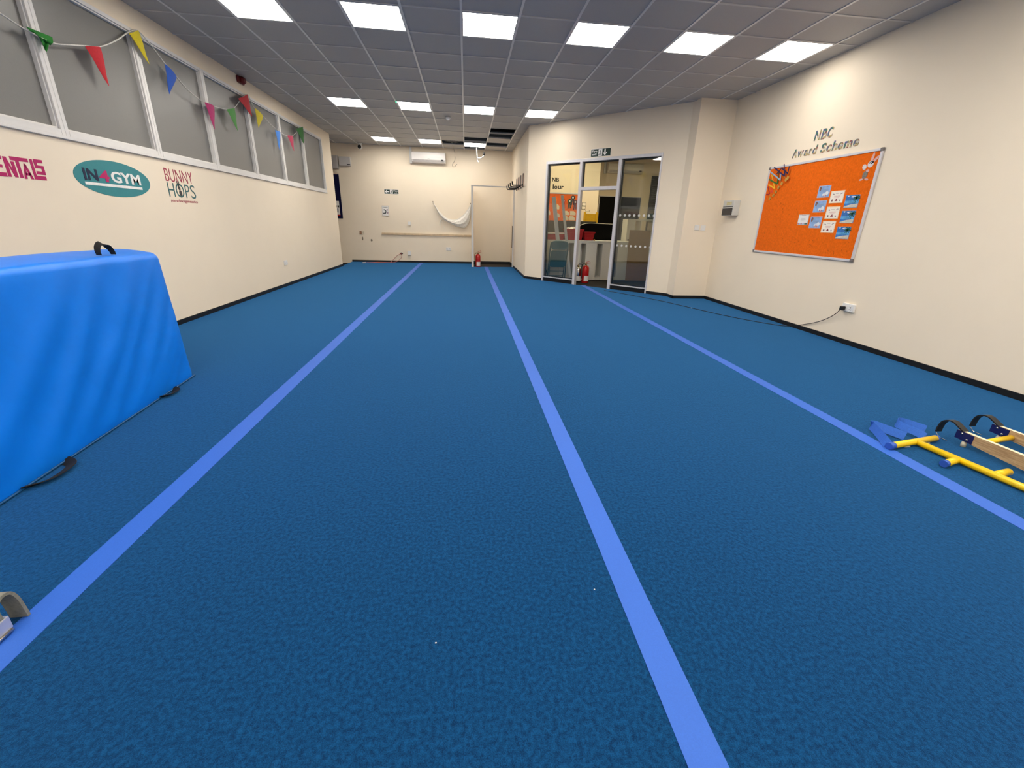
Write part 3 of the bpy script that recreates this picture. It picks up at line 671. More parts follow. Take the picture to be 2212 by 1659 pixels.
# rabbit cut-out, top right corner of the board
t = thing('paper_rabbit', 'small paper cut-out rabbit in the top right board corner', 'cut-out', RIGHT.p(-4.60, 1.82))
PW = mat('cutout_white', (.70, .64, .64), .6, var=.1, scale=60); GRYC = mat('cutout_grey', (.20, .18, .15), .6, var=.3, scale=60); PKC = mat('cutout_pink', (.72, .42, .38), .6, var=.1)
k0, k1 = .0146, .0166
MB().ell(RIGHT, -4.565, 1.985, .038, .034, k0, k1, 24, .4).build('head', PW, t)
for a, b, r_ in ((-4.562, 2.052, -.15), (-4.522, 2.026, -.75)): MB().ell(RIGHT, a, b, .015, .050, k0, k1, 18, r_).build('ear', PKC, t)
MB().ell(RIGHT, -4.602, 1.880, .030, .044, k0, k1, 22, -.2).build('body', GRYC, t)
MB().ell(RIGHT, -4.636, 1.962, .024, .030, k0, k1, 20, .5).build('bundle', PW, t)
MB().ell(RIGHT, -4.638, 1.832, .024, .010, k0, k1, 16, .2).build('foot', PKC, t)
MB().ell(RIGHT, -4.570, 1.830, .024, .010, k0, k1, 16, -.2).build('foot', PKC, t)
MB().ell(RIGHT, -4.58, 1.918, .02, .014, k1, k1+.001, 16).build('paw', PKC, t)
for a, b in ((-4.556, 1.992), (-4.579, 1.998)): MB().ell(RIGHT, a, b, .006, .008, k1, k1+.001, 12).build('eye', BLK, t)

# patterned cut-out letters above the board
def patterned():
    m = bpy.data.materials.new('patterned_card'); m.use_nodes = True; nt = m.node_tree; b = nt.nodes['Principled BSDF']
    tc = nt.nodes.new('ShaderNodeTexCoord'); v = nt.nodes.new('ShaderNodeTexVoronoi'); v.inputs['Scale'].default_value = 38
    nt.links.new(tc.outputs['Object'], v.inputs['Vector']); s_ = nt.nodes.new('ShaderNodeSeparateColor'); nt.links.new(v.outputs['Color'], s_.inputs[0])
    r = nt.nodes.new('ShaderNodeValToRGB'); r.color_ramp.interpolation = 'CONSTANT'; e = r.color_ramp.elements
    cs = [(0, (.10, .13, .20)), (.22, (.45, .36, .16)), (.38, (.16, .12, .12)), (.55, (.55, .52, .46)), (.68, (.30, .07, .06)), (.78, (.05, .16, .12)), (.88, (.10, .10, .28))]
    e[0].position, e[0].color = cs[0][0], cs[0][1]+(1,); e[1].position, e[1].color = cs[1][0], cs[1][1]+(1,)
    for p_, c_ in cs[2:]: q = e.new(p_); q.color = c_+(1,)
    nt.links.new(s_.outputs[0], r.inputs['Fac']); nt.links.new(r.outputs['Color'], b.inputs['Base Color']); b.inputs['Roughness'].default_value = .5
    return m
PAT = patterned()
def letters(word, a0, a1, b0, ht, pl, m, where, grp, fat=.02, shear=.12, c=(.0006, .004), drop=0.0, seen=None):
    wts = {'i': .35, 'l': .4, 'r': .7, 'm': 1.55, 'w': 1.4, 'N': 1.2, 'W': 1.5, ' ': .55, 'A': 1.15, 'S': 1.1}
    tot = sum(wts.get(ch, 1) for ch in word); a = a0; seen = {} if seen is None else seen
    for ch in word:
        wd = wts.get(ch, 1)/tot*(a1-a0)
        if ch != ' ':
            h = ht if (ch.isupper() or ch in 'dhlt') else ht*.70
            if len(word) == 4 and ch == 'r': h = ht*.72
            n = seen[ch] = seen.get(ch, 0)+1
            kindw = 'capital' if ch.isupper() else 'small'
            lb = where % (kindw, ch.upper() if ch.isupper() else ch, '' if word.count(ch) == 1 else (', first of the two' if n == 1 else ', last of the two'))
            one(MB().text(pl, ch, a+wd*.06, a+wd*.92, b0, b0+h, c[0], c[1], fat, shear), 'cutout_letter', m, lb, 'letter', grp)
        a += wd
letters('NBC', -5.515, -5.215, 2.365, .118, RIGHT, PAT, 'patterned %s letter %s in the upper line over the orange board%s', 'patterned letters over the orange board', .03, .1)
letters('Award Scheme', -5.845, -4.805, 2.205, .108, RIGHT, PAT, 'patterned %s letter %s in the lower line over the orange board%s', 'patterned letters over the orange board', .03, .1)

# ------------------------------------------------------------------ things on the back wall
def aircon(pl, a0, a1, zb, zt, label, grp='wall air conditioners'):
    t = thing('air_conditioner', label, 'air conditioner', pl.p((a0+a1)/2, zb), grp); H = zt-zb
    def pr(pts, x0, x1): return MB().prism([pl.p(x0, zb+b*H, c) for c, b in pts], [pl.p(x1, zb+b*H, c) for c, b in pts])
    pr([(.001, 0), (.10, 0), (.16, .10), (.20, .30), (.205, .60), (.19, .92), (.16, 1.0), (.001, 1.0)], a0, a1).build('body', mat('ac_white', (.80, .77, .75), .22, var=.01, coat=.3), t, bevel=.006)
    pr([(.195, .30), (.155, .075), (.161, .065), (.203, .29)], a0+.05, a1-.05).build('louvre', mat('ac_louvre', (.60, .57, .56), .4), t)
    MB().pbox(pl, a1-.13, a1-.06, zb+.20*H, zb+.33*H, .185, .206).build('display', BLK, t)
    MB().pbox(pl, (a0+a1)/2-.03, (a0+a1)/2+.03, zb+.36*H, zb+.39*H, .2, .2055).build('badge', mat('badge_grey', (.4, .4, .4), .4), t)
aircon(BACK, -1.53, -.565, 2.845, 3.135, 'white air conditioner high on the back wall of the hall')
one(MB().pbox(BACK, -1.605, -1.535, 2.83, CE-.002, .001, .06), 'pipe_trunking', WPLAS, 'white vertical pipe trunking left of the hall air conditioner', 'trunking', bevel=.004)

def exit_sign(pl, a0, a1, b0, b1, order, label):
    t = thing('exit_sign', label, 'sign', pl.p((a0+a1)/2, b0), 'green fire exit signs'); H = b1-b0; W_ = a1-a0
    MB().pbox(pl, a0-.006, a1+.006, b0-.006, b1+.006, .0005, .003).build('border', WV, t)
    MB().pbox(pl, a0, a1, b0, b1, .003, .005).build('panel', GREEN, t)
    q0, q1 = .005, .0065
    ar, pic, tx = order
    mb = MB(); ac, bc = a0+W_*ar, b0+H*.5
    if ar < .5: mb.ppoly(pl, [(ac-.065, bc), (ac-.02, bc+.045), (ac+.002, bc+.045), (ac-.022, bc+.014), (ac+.06, bc+.014), (ac+.06, bc-.014), (ac-.022, bc-.014), (ac+.002, bc-.045), (ac-.02, bc-.045)], q0, q1)
    else: mb.ppoly(pl, [(ac, bc-.055), (ac+.045, bc-.01), (ac+.045, bc+.012), (ac+.014, bc-.016), (ac+.014, bc+.055), (ac-.014, bc+.055), (ac-.014, bc-.016), (ac-.045, bc+.012), (ac-.045, bc-.01)], q0, q1)
    mb.build('arrow', WV, t)
    pc = a0+W_*pic
    MB().pbox(pl, pc-.042, pc+.042, b0+.004, b1-.004, q0, q1).build('door_pictogram', WV, t)
    mb = MB(); r0, r1 = q1, q1+.001
    mb.ell(pl, pc-.006, bc+.036, .009, .009, r0, r1, 12)
    for p_, q_, wd in (((0, .024), (-.006, -.008), .016), ((-.006, -.008), (.014, -.026), .010), ((.014, -.026), (.010, -.05), .009), ((-.006, -.008), (-.016, -.03), .010), ((-.016, -.03), (-.036, -.036), .009), ((0, .022), (.022, .006), .007), ((0, .022), (-.022, .014), .007)):
        mb.bar(pl, (pc+p_[0], bc+p_[1]), (pc+q_[0], bc+q_[1]), wd, r0, r1)
    mb.build('running_figure', GREEN, t)
    ta = a0+W_*tx
    MB().text(pl, 'Fire', ta-.058, ta+.058, bc+.008, bc+.046, q0, q1, .02).build('lettering', WV, t)
    MB().text(pl, 'exit', ta-.052, ta+.052, bc-.046, bc-.008, q0, q1, .02).build('lettering', WV, t)
exit_sign(BACK, -2.39, -1.985, 1.985, 2.098, (.20, .50, .80), 'fire exit sign with left arrow on the back wall')
exit_sign(DIAG, 1.58, 2.005, 2.558, 2.690, (.72, .48, .18), 'fire exit sign with down arrow above the glass doorway')
t = thing('safety_poster', 'white framed poster below the left arrow sign', 'poster', BACK.p(-2.40, 1.36))
MB().pbox(BACK, -2.497, -2.302, 1.358, 1.650, .0005, .012).build('frame', mat('poster_frame', (.50, .47, .46), .5), t)
MB().pbox(BACK, -2.487, -2.312, 1.372, 1.640, .012, .013).build('sheet', WHITE, t)
mb = MB(); q0, q1 = .013, .0135
mb.pbox(BACK, -2.475, -2.325, 1.605, 1.615, q0, q1).pbox(BACK, -2.43, -2.37, 1.585, 1.592, q0, q1)
pts = [(-2.425+r_*math.cos(a_), 1.485+r_*1.15*math.sin(a_)) for r_, rng in ((.055, range(0, 13)), (.028, range(12, -1, -1))) for a_ in [-1.9+k*.33 for k in rng]]
mb.ppoly(BACK, pts, q0, q1); mb.pbox(BACK, -2.475, -2.385, 1.425, 1.450, q0, q1)
mb.build('diagram', mat('print_charcoal', (.07, .085, .08), .6), t)
MB().ell(BACK, -2.345, 1.535, .020, .026, q0, q1).ell(BACK, -2.336, 1.455, .017, .036, q0, q1).build('side_pictures', mat('print_mauve', (.36, .24, .28), .6, var=.5, scale=80), t)

t = thing('control_cabinet', 'white wall cabinet with small black label near the ceiling', 'cabinet', BACK.p(-3.43, 2.69))
gc = mat('cabinet_grey', (.58, .56, .55), .5, var=.02)
MB().pbox(BACK, -3.58, -3.27, 2.69, 2.925, .0005, .09).build('body', gc, t, bevel=.006)
MB().pbox(BACK, -3.365, -3.275, 2.712, 2.735, .09, .092).build('label_plate', BLK, t)
t = thing('control_cabinet', 'grey wall cabinet partly hidden behind the end of the window wall', 'cabinet', BACK.p(-3.85, 2.60))
MB().pbox(BACK, -4.05, -3.615, 2.60, 2.945, .0005, .14).build('body', mat('cabinet_mid_grey', (.44, .42, .41), .5, var=.02), t, bevel=.006)
MB().pbox(BACK, -4.03, -3.635, 2.62, 2.925, .14, .143).build('lid', mat('cabinet_mid_grey', (.44, .42, .41), .5, var=.02), t, bevel=.004)
one(MB().pbox(BACK, -3.745, -3.655, 2.495, 2.575, .0005, .04), 'junction_box', mat('cream_plastic', (.72, .65, .52), .5), 'small cream box under the grey cabinet', 'box', bevel=.006)
t = thing('notice_board', 'dark navy notice board on the back wall beyond the window wall', 'notice board', BACK.p(-4.1, 1.255))
MB().pbox(BACK, -4.55, -3.648, 1.255, 2.46, .0005, .02).build('felt_panel', felt('navy_felt', (.006, .006, .035)), t)
t = thing('notice_sheet', 'white printed sheet on the navy notice board', 'paper', BACK.p(-3.9, 1.35))
MB().pbox(BACK, -3.99, -3.712, 1.36, 1.735, .0205, .0225).build('sheet', WHITE, t)
mb = MB(); q0, q1 = .0225, .023
mb.pbox(BACK, -3.96, -3.74, 1.70, 1.71, q0, q1)
for a in (-3.96, -3.895, -3.825, -3.765): mb.pbox(BACK, a, a+.045, 1.56, 1.615, q0, q1)
mb.build('printing', mat('print_black', (.03, .03, .03), .6), t)
mb = MB()
for a in (-3.96, -3.88, -3.80): mb.pbox(BACK, a, a+.055, 1.42, 1.53, q0, q1)
mb.build('text_columns', mat('print_grey', (.42, .42, .45), .6, var=.2, scale=90), t)
MB().pbox(BACK, -3.99, -3.712, 1.318, 1.357, .0205, .022).build('red_footer', RED, t)

t = thing('dome_camera', 'white dome security camera on the ceiling edge above the cabinets', 'security camera', (-2.93, 13.42, CE))
MB().lathe([(.062, 0), (.062, -.03), (.05, -.045)], (-2.93, 13.42, CE)).build('base', WPLAS, t)
ax = Vector((.05, -1, -.15)).normalized()
MB().lathe([(.060, -.03), (.068, 0), (.060, .035), (.040, .055)], (-2.93, 13.40, CE-.095), ax).build('ball', WPLAS, t)
MB().lathe([(.050, .045), (.050, .062), (.03, .07)], (-2.93, 13.40, CE-.095), ax).build('lens', BLK, t)

one(MB().pbox(BACK, -2.55, .165, .820, .878, .0005, .032), 'wooden_rail', WOOD, 'long pale wooden rail along the back wall', 'rail', bevel=.003)

# torn netting hung between two hooks
t = thing('netting', 'white netting slung between two hooks on the back wall', 'net', BACK.p(-.4, 1.1))
z7 = lambda x, y: ony(920+x/5.18, 280+y/5.18, YB-.05)
top = bez([z7(*p_) for p_ in ((80, 815), (150, 915), (230, 990), (330, 1010), (420, 955), (470, 890), (503, 835))], 8)
bot = bez([z7(*p_) for p_ in ((80, 815), (170, 975), (270, 1045), (380, 1090), (450, 1085), (492, 985), (505, 845))], 8)
mb = MB(); rows = 10; G = []
for a_, b_ in zip(top, bot):
    row = []
    for k in range(rows+1):
        f_ = k/rows; p_ = a_.lerp(b_, f_); sag = math.sin(PI*f_)
        p_ = p_+Vector((0, -.05*sag+.012*math.sin(f_*19), 0)); row.append(mb.bm.verts.new(p_))
    G.append(row)
for A_, B_ in zip(G, G[1:]):
    for k in range(rows): mb.bm.faces.new((A_[k], A_[k+1], B_[k+1], B_[k])).smooth = True
mb.build('mesh_sheet', NETM, t)
MB().tube(top, .008, 8).tube(bot, .011, 8).tube(bez([z7(*p_) for p_ in ((505, 835), (470, 960), (420, 1060), (380, 1085))], 8), .010, 8).tube(bez([z7(*p_) for p_ in ((490, 880), (440, 1000), (330, 1050), (230, 1010))], 8), .006, 8).build('rope_edge', mat('white_rope', (.82, .78, .70), .8, var=.1, scale=120), t, smooth=True)
MB().tube(bez([z7(*p_) for p_ in ((215, 1000), (175, 1008), (160, 1030), (155, 1070))], 6), .010, 6).tube(bez([z7(*p_) for p_ in ((175, 1010), (190, 1060), (210, 1110))], 6), .004, 6).tube(bez([z7(*p_) for p_ in ((170, 1010), (165, 1060), (172, 1110))], 6), .004, 6).build('loose_tail', mat('white_rope', (.82, .78, .70), .8), t)
for px_ in ((80, 812), (501, 833)):
    p_ = ony(920+px_[0]/5.18, 280+px_[1]/5.18, YB); x_ = min(p_.x, .145)
    MB().tube([(x_, YB-.001, p_.z+.01), (x_, YB-.055, p_.z+.01), (x_, YB-.06, p_.z+.025)], .009, 8).build('hook', mat('rusty_hook', (.14, .08, .05), .6, .4), t)

t = thing('loose_cable', 'pink-red cable coming from a hole low on the back wall', 'cable', BACK.p(-2.3, 0))
MB().ell(BACK, -2.005, .268, .045, .030, .0004, .004, 16).build('wall_hole', HOLE, t)
PKW = mat('pink_wire', (.52, .16, .15), .6); z_ = .006
MB().tube(bez([BACK.p(-2.01, .27, .01), BACK.p(-2.14, .20, .03), BACK.p(-2.27, .07, .05), (-2.35, 13.50, .008), (-2.7, 13.42, .008), (-3.0, 13.30, .008), (-2.6, 13.36, .008), (-2.45, 13.45, .008), (-2.75, 13.50, .008)], 8), .006, 6).tube(bez([BACK.p(-2.0, .26, .01), BACK.p(-2.0, .16, .03), BACK.p(-2.10, .06, .05), (-2.25, 13.52, .008), (-2.55, 13.48, .008), (-2.85, 13.40, .008), (-3.05, 13.22, .008)], 8), .006, 6).build('wires', PKW, t)
MB().tube([(-3.02, 13.28, .010), (-3.09, 13.20, .010)], .016, 8).build('connector', WPLAS, t)

# alarm sounder by the ceiling above the windows
t = thing('alarm_sounder', 'dark red alarm sounder at the ceiling edge above the windows', 'alarm', (XL+.05, 7.855, 3.18))
MB().pbox(LEFT, 7.76, 7.95, 3.17, 3.266, .0005, .035).build('back_box', mat('alarm_red', (.14, .008, .010), .4), t, bevel=.015)
MB().lathe([(.052, .03), (.05, .06), (.036, .085)], (XL, 7.855, 3.215), (1, 0, 0)).build('sounder', mat('alarm_red', (.14, .008, .010), .4), t)

# bunting strung across the windows
FX = XL+.055
BT_ = thing('bunting', 'string of coloured triangular felt flags hung across the windows', 'bunting', (FX, 6.5, 2.6))
v3 = lambda x, y, dx=0: onx(x, y, FX+dx)
string = [v3(-40, 5), v3(5, 32), v3(52, 62), v3(112, 92), v3(150, 97), v3(184, 99), v3(216, 101), v3(250, 88), onx(277, 70, XL+.03), onx(297, 66, XL+.03), v3(325, 96), v3(356, 137), v3(382, 167), v3(408, 196), v3(441, 221), v3(463, 230), v3(490, 236), v3(507, 232), onx(522, 212, XL+.03), onx(535, 205, XL+.03), v3(549, 233), v3(568, 251), v3(586, 270), v3(604, 284), v3(616, 292), v3(632, 293), onx(645, 281, XL+.03), onx(655, 275, XL+.03)]
MB().tube(bez(string, 5), .006, 6).build('string', mat('bunting_cord', (.66, .64, .60), .8, var=.3, scale=200), BT_)
FL = {n: mat('flag_'+n, c, .8, var=.08, scale=60, sheen=.1) for n, c in dict(green=(.012, .21, .018), red=(.47, .008, .018), yellow=(.58, .47, .012), blue=(.018, .085, .42), pink=(.50, .035, .17), moss=(.10, .34, .08), sky=(.06, .22, .66), rose=(.55, .055, .12), leaf=(.03, .17, .03)).items()}
flags = [('red', (182, 98.5), (216, 101), (236, 186.5)), ('yellow', (278, 72), (298, 64.5), (323, 139.5)), ('blue', (355, 137), (381.5, 166), (366, 204)), ('pink', (441, 220), (462, 229), (464, 280)), ('moss', (489, 236), (506, 233), (514, 283)), ('red', (514, 213), (534, 203.5), (545, 252)), ('yellow', (549, 232), (568, 250.5), (559, 277)), ('sky', (594, 281), (605, 285), (604, 325)), ('rose', (620, 292.5), (632, 293), (635.5, 327)), ('leaf', (639, 278), (654, 273.5), (657, 312))]
for nm, a_, b_, c_ in flags:
    A_, B_, C_ = v3(*a_), v3(*b_), v3(c_[0], c_[1], .012)
    mb = MB(); n = 8; G = []
    for i in range(n+1):
        f_ = i/n; row = []
        l_, r_ = A_.lerp(C_, f_), B_.lerp(C_, f_)
        for j in range(5):
            g = j/4; p_ = l_.lerp(r_, g); row.append(p_+Vector((.014*math.sin(g*PI)*(1-f_)+.004*math.sin(f_*6), 0, 0)))
        G.append(row)
    for dx in (0, .003):
        V_ = [[mb.bm.verts.new(p_+Vector((dx, 0, 0))) for p_ in row] for row in G]
        for i in range(n):
            for j in range(4): mb.bm.faces.new((V_[i][j], V_[i][j+1], V_[i+1][j+1], V_[i+1][j])).smooth = True
    mb.build('flag', FL[nm], BT_, label=dict(sky='sky blue', moss='moss green', rose='rose pink', leaf='dark green').get(nm, nm)+' flag')
# crumpled first flag
mb = MB(); cr = [((55, 57), (112, 80)), ((66, 68), (114, 92)), ((60, 60), (108, 98)), ((84, 80), (105, 92)), ((90, 92), (104, 100)), ((97, 108), (100, 112))]
G = [[v3(l_[0]+(r_[0]-l_[0])*k/6, l_[1]+(r_[1]-l_[1])*k/6, .02*math.sin(i*2.1+k)) for k in range(7)] for i, (l_, r_) in enumerate(cr)]
for dx in (0, .004):
    V_ = [[mb.bm.verts.new(p_+Vector((dx, 0, 0))) for p_ in row] for row in G]
    for i in range(len(cr)-1):
        for j in range(6): mb.bm.faces.new((V_[i][j], V_[i][j+1], V_[i+1][j+1], V_[i+1][j])).smooth = True
mb.build('flag', FL['green'], BT_, label='crumpled green flag')

# hook rack on the alcove wall
t = thing('hook_rack', 'long wooden wall rack with black metal arms beside the alcove', 'rack', HOOK.p(-11.4, 2.1))
MB().pbox(HOOK, -12.14, -10.70, 2.11, 2.38, .0005, .022).build('backboard', mat('pinkish_board', (.62, .46, .38), .6, var=.1, scale=10), t)
for y_ in (10.74, 11.2, 11.66, 12.1):
    mb = MB(); mb.pbox(HOOK, -y_-.045, -y_+.045, 2.09, 2.39, .022, .032)
    mb.tube(bez([HOOK.p(-y_, 2.14, .03), HOOK.p(-y_, 2.125, .08), HOOK.p(-y_, 2.12, .24), HOOK.p(-y_, 2.135, .275), HOOK.p(-y_, 2.21, .285)], 6), .014, 8)
    mb.build('arm', BLKM, t)

# ------------------------------------------------------------------ fire extinguishers
def extinguisher(loc, body, label, H=.48, r=.075, black=False):
    t = thing('fire_extinguisher', label, 'fire extinguisher', loc, 'fire extinguishers'); x, y, z = loc; b = H*.80
    MB().lathe([(r*.9, 0), (r, .01), (r, b*.82), (r*.9, b*.90), (r*.62, b*.97), (r*.3, b*1.0)], loc, n=28).build('cylinder', body, t)
    MB().lathe([(r*.28, b), (r*.28, b+.03), (r*.2, b+.05)], loc, n=14).build('valve', mat('brass_valve', (.30, .20, .08), .35, .8), t)
    MB().hexa([(x-.01, y-.012, z+b+.035), (x+.10, y-.012, z+b+.055), (x+.10, y+.012, z+b+.055), (x-.01, y+.012, z+b+.035), (x-.01, y-.012, z+b+.045), (x+.10, y-.012, z+b+.068), (x+.10, y+.012, z+b+.068), (x-.01, y+.012, z+b+.045)]).hexa([(x-.01, y-.012, z+b+.055), (x+.09, y-.012, z+b+.10), (x+.09, y+.012, z+b+.10), (x-.01, y+.012, z+b+.055), (x-.01, y-.012, z+b+.065), (x+.09, y-.012, z+b+.112), (x+.09, y+.012, z+b+.112), (x-.01, y+.012, z+b+.065)]).build('lever', BLK if black else REDX, t, bevel=.003)
    MB().tube(bez([(x-.015, y, z+b+.03), (x-.07, y, z+b+.025), (x-r-.018, y-.01, z+b-.04), (x-r-.014, y-.02, z+b*.45), (x-r-.012, y-.02, z+b*.25)], 6), .010, 8).build('hose', BLK, t)
    lab = []
    n = 9
    mb = MB()
    for k in range(n):
        a_, c_ = -2.2+k*.2, -2.2+(k+1)*.2
        mb.face([(x+(r+.0012)*math.cos(a_), y+(r+.0012)*math.sin(a_), z+b*.12), (x+(r+.0012)*math.cos(c_), y+(r+.0012)*math.sin(c_), z+b*.12), (x+(r+.0012)*math.cos(c_), y+(r+.0012)*math.sin(c_), z+b*.42), (x+(r+.0012)*math.cos(a_), y+(r+.0012)*math.sin(a_), z+b*.42)])
    mb.build('label', WHITE, t)
    return t
extinguisher((.345, 12.72, -.015), REDX, 'red fire extinguisher with white label standing in the alcove', .47, .075)
extinguisher((2.735, 9.50, -.015), REDX, 'red fire extinguisher standing just inside the office doorway', .50, .08)
extinguisher((2.585, 9.60, -.015), STEEL, 'polished steel fire extinguisher beside the red one at the office doorway', .44, .075, True)

# ------------------------------------------------------------------ the office behind the glass
t = thing('storage_counter', 'long white counter with narrow open bays inside the office', 'counter', (2.95, 10.25, -.015))
zt = .875; fy0, fy1 = 10.08, 10.46
MB().box(1.86, 3.985, fy0-.02, fy1+.02, zt, .912).build('worktop', WOFF, t, bevel=.004)
for a, b in ((1.90, 2.437), (2.567, 2.738), (2.872, 3.140), (3.282, 3.60), (3.672, 3.965)): MB().box(a, b, fy0, fy1, -.015, zt).build('upright_panel', WOFF, t)
for a, b in ((2.437, 2.567), (2.738, 2.872), (3.140, 3.282), (3.60, 3.672)):
    MB().box(a, b, fy0+.03, fy1-.02, -.015, .055).build('plinth', WOFF, t); MB().box(a, b, fy1-.02, fy1, .055, zt).build('back_panel', WOFF, t); MB().box(a, b, fy0, fy0+.03, .845, zt).build('top_rail', WOFF, t)
def crate(x0, x1, y0, y1, z0, z1, label, rim=RED):
    t = thing('storage_crate', label, 'crate', ((x0+x1)/2, (y0+y1)/2, z0), 'red crates on the counter'); th = .008; e = .03
    mb = MB()
    q = lambda z, i: [(x0+i+e*(1-(z-z0)/(z1-z0)), y0+i+e*(1-(z-z0)/(z1-z0))), (x1-i-e*(1-(z-z0)/(z1-z0)), y0+i+e*(1-(z-z0)/(z1-z0))), (x1-i-e*(1-(z-z0)/(z1-z0)), y1-i-e*(1-(z-z0)/(z1-z0))), (x0+i+e*(1-(z-z0)/(z1-z0)), y1-i-e*(1-(z-z0)/(z1-z0)))]
    lo, hi = q(z0, 0), q(z1, 0); li, hi_i = q(z0, th), q(z1, th)
    for k in range(4):
        n = (k+1) % 4
        mb.hexa([(*lo[k], z0), (*lo[n], z0), (*li[n], z0), (*li[k], z0), (*hi[k], z1), (*hi[n], z1), (*hi_i[n], z1), (*hi_i[k], z1)])
    mb.hexa([(*p_, z0) for p_ in lo]+[(*p_, z0+.006) for p_ in lo])
    mb.build('tub', RED, t)
    MB().box(x0-.012, x1+.012, y0-.012, y0+.006, z1-.03, z1).box(x0-.012, x1+.012, y1-.006, y1+.012, z1-.03, z1).box(x0-.012, x0+.006, y0, y1, z1-.03, z1).box(x1-.006, x1+.012, y0, y1, z1-.03, z1).build('rim', rim, t, bevel=.003)
    for z in (z0+(z1-z0)*.35, z0+(z1-z0)*.65): MB().box(x0+.02, x1-.02, y0+.005, y0+.014, z-.006, z+.006).build('rib', RED, t)
crate(2.37, 2.79, 10.12, 10.42, .913, 1.165, 'red plastic crate on the counter holding white paper')
crate(2.815, 3.07, 10.12, 10.30, .913, 1.112, 'smaller red plastic crate on the counter right of the paper one')
crate(1.90, 2.34, 10.12, 10.42, .913, 1.075, 'red plastic crate with white rim at the left end of the counter', WPLAS)
mb = MB(); G = [[mb.bm.verts.new((2.40+.19*i/6, 10.14+.2*j/4, 1.150+.05*noise.noise(Vector((i*.7, j*.8, 3)))+.045*i/6*(j % 2)+.02)) for j in range(5)] for i in range(7)]
for i in range(6):
    for j in range(4): mb.bm.faces.new((G[i][j], G[i+1][j], G[i+1][j+1], G[i][j+1]))
one(mb, 'crumpled_paper', WHITE, 'crumpled white paper lying on the red crate', 'paper')
# black curved panel behind the crates
t = thing('curved_panel', 'big black panel with rounded pale-edged top standing on the counter', 'panel', (3.15, 10.43, .912))
pts = [(2.77, .913)]+[(2.77+.30-.30*math.cos(a_), 1.20+.105*math.sin(a_)) for a_ in [PI/2*k/10 for k in range(11)]]+[(3.62, 1.295), (3.62, .913)]
PLB = Plane2((0, 10.46, 0), (1, 0, 0), (0, -1, 0))
MB().ppoly(PLB, pts, -.03, .0).build('face', mat('matt_black', (.004, .004, .004), .8, spec=.1), t)
MB().tube([PLB.p(a_, b_, -.015) for a_, b_ in pts[1:-1]], .012, 8).build('edging', mat('pale_edging', (.60, .56, .48), .5), t)
for x_, lb in ((3.06, 'yellow'), ): one(MB().lathe([(.016, 0), (.022, .012), (.012, .03)], (x_, 10.09, .913), n=12), 'small_cap', mat('amber_cap', (.85, .42, .05), .4), 'tiny amber cap on the counter edge below the small crate', 'cap')
one(MB().box(3.26, 3.34, 10.08, 10.13, .913, .918).box(3.30, 3.42, 10.09, 10.14, .918, .924), 'paper_scraps', WHITE, 'small white paper scraps on the counter before the black panel', 'paper')

# folded blue chair leaning at the counter
t = thing('folding_chair', 'folded blue metal chair leaning behind the left glass pane', 'chair', (2.13, 9.86, -.015))
TQ = mat('blue_enamel', (.075, .20, .26), .35, var=.05, coat=.2)
cx, hw = 2.135, .205
def ch(x, z, dy=0): return (cx+x, 9.93-.235*max(0, z)-dy, z)
mb = MB(); mb.tube(bez([ch(-hw-.01, -.012), ch(-hw, .4), ch(-hw, .78), ch(-hw*.80, .875), ch(0, .895), ch(hw*.80, .875), ch(hw, .78), ch(hw, .4), ch(hw+.01, -.012)], 8), .012, 10); mb.build('front_frame', TQ, t)
PLC = Plane2((cx, 9.93, 0), (1, 0, 0), (0, -1, 0), (0, -.235, 1))
def rpoly(a, b0, b1, r, top=True):
    o = []
    for cxx, czz, s0 in ((a-r, b1-r, 0), (-a+r, b1-r, PI/2), (-a+r, b0+r, PI), (a-r, b0+r, 1.5*PI)):
        for k in range(6): an = s0+PI/2*k/5; o.append((cxx+r*math.cos(an), czz+r*math.sin(an)))
    return o
MB().ppoly(PLC, rpoly(.195, .70, .885, .075), .006, .020).build('backrest', TQ, t, bevel=.004)
MB().ppoly(PLC, rpoly(.185, .30, .690, .05), .016, .036).build('seat', TQ, t, bevel=.006)
for s_ in (-1, 1): MB().tube([ch(s_*(hw-.035), -.012, -.03), ch(s_*(hw-.03), .55, -.02)], .010, 8).build('rear_leg', TQ, t)
for z in (.10, .20): MB().tube([ch(-hw+.03, z, -.03), ch(hw-.03, z, -.03)], .006, 8).build('rung', TQ, t)
for s_ in (-1, 1): MB().lathe([(.014, -.008), (.014, .008)], ch(s_*(hw+.002), .36, -.01), (1, 0, 0), 12).build('pivot', BLK, t)

# white trunking lengths leaning on the glass, green poles
def trunking(a, b, wd, label):
    a, b = Vector(a), Vector(b); d = (b-a).normalized(); x_ = Vector((1, 0, 0)); x_ = (x_-d*x_.dot(d)).normalized(); n = d.cross(x_)
    mb = MB()
    for w0, w1, t0, t1 in ((-wd/2, wd/2, 0, .004), (-wd/2, -wd/2+.004, .004, .03), (wd/2-.004, wd/2, .004, .03), (-.008, .008, -.006, 0)):
        mb.hexa([a+x_*w0+n*t0, a+x_*w1+n*t0, a+x_*w1+n*t1, a+x_*w0+n*t1, b+x_*w0+n*t0, b+x_*w1+n*t0, b+x_*w1+n*t1, b+x_*w0+n*t1])
    one(mb, 'trunking_length', WPLAS, label, 'trunking', 'white trunking lengths leaning in the office')
g0 = DIAG.p(.665, 1.83, -.10); g1 = DIAG.p(.883, 1.86, -.10)
trunking((2.30, 10.02, -.01), g0, .085, 'wide white trunking length leaning behind the blue folding chair')
trunking((2.50, 9.93, -.01), g1, .055, 'narrow white trunking length leaning right of the blue folding chair')
gp_ = mat('green_pole', (.02, .10, .05), .4)
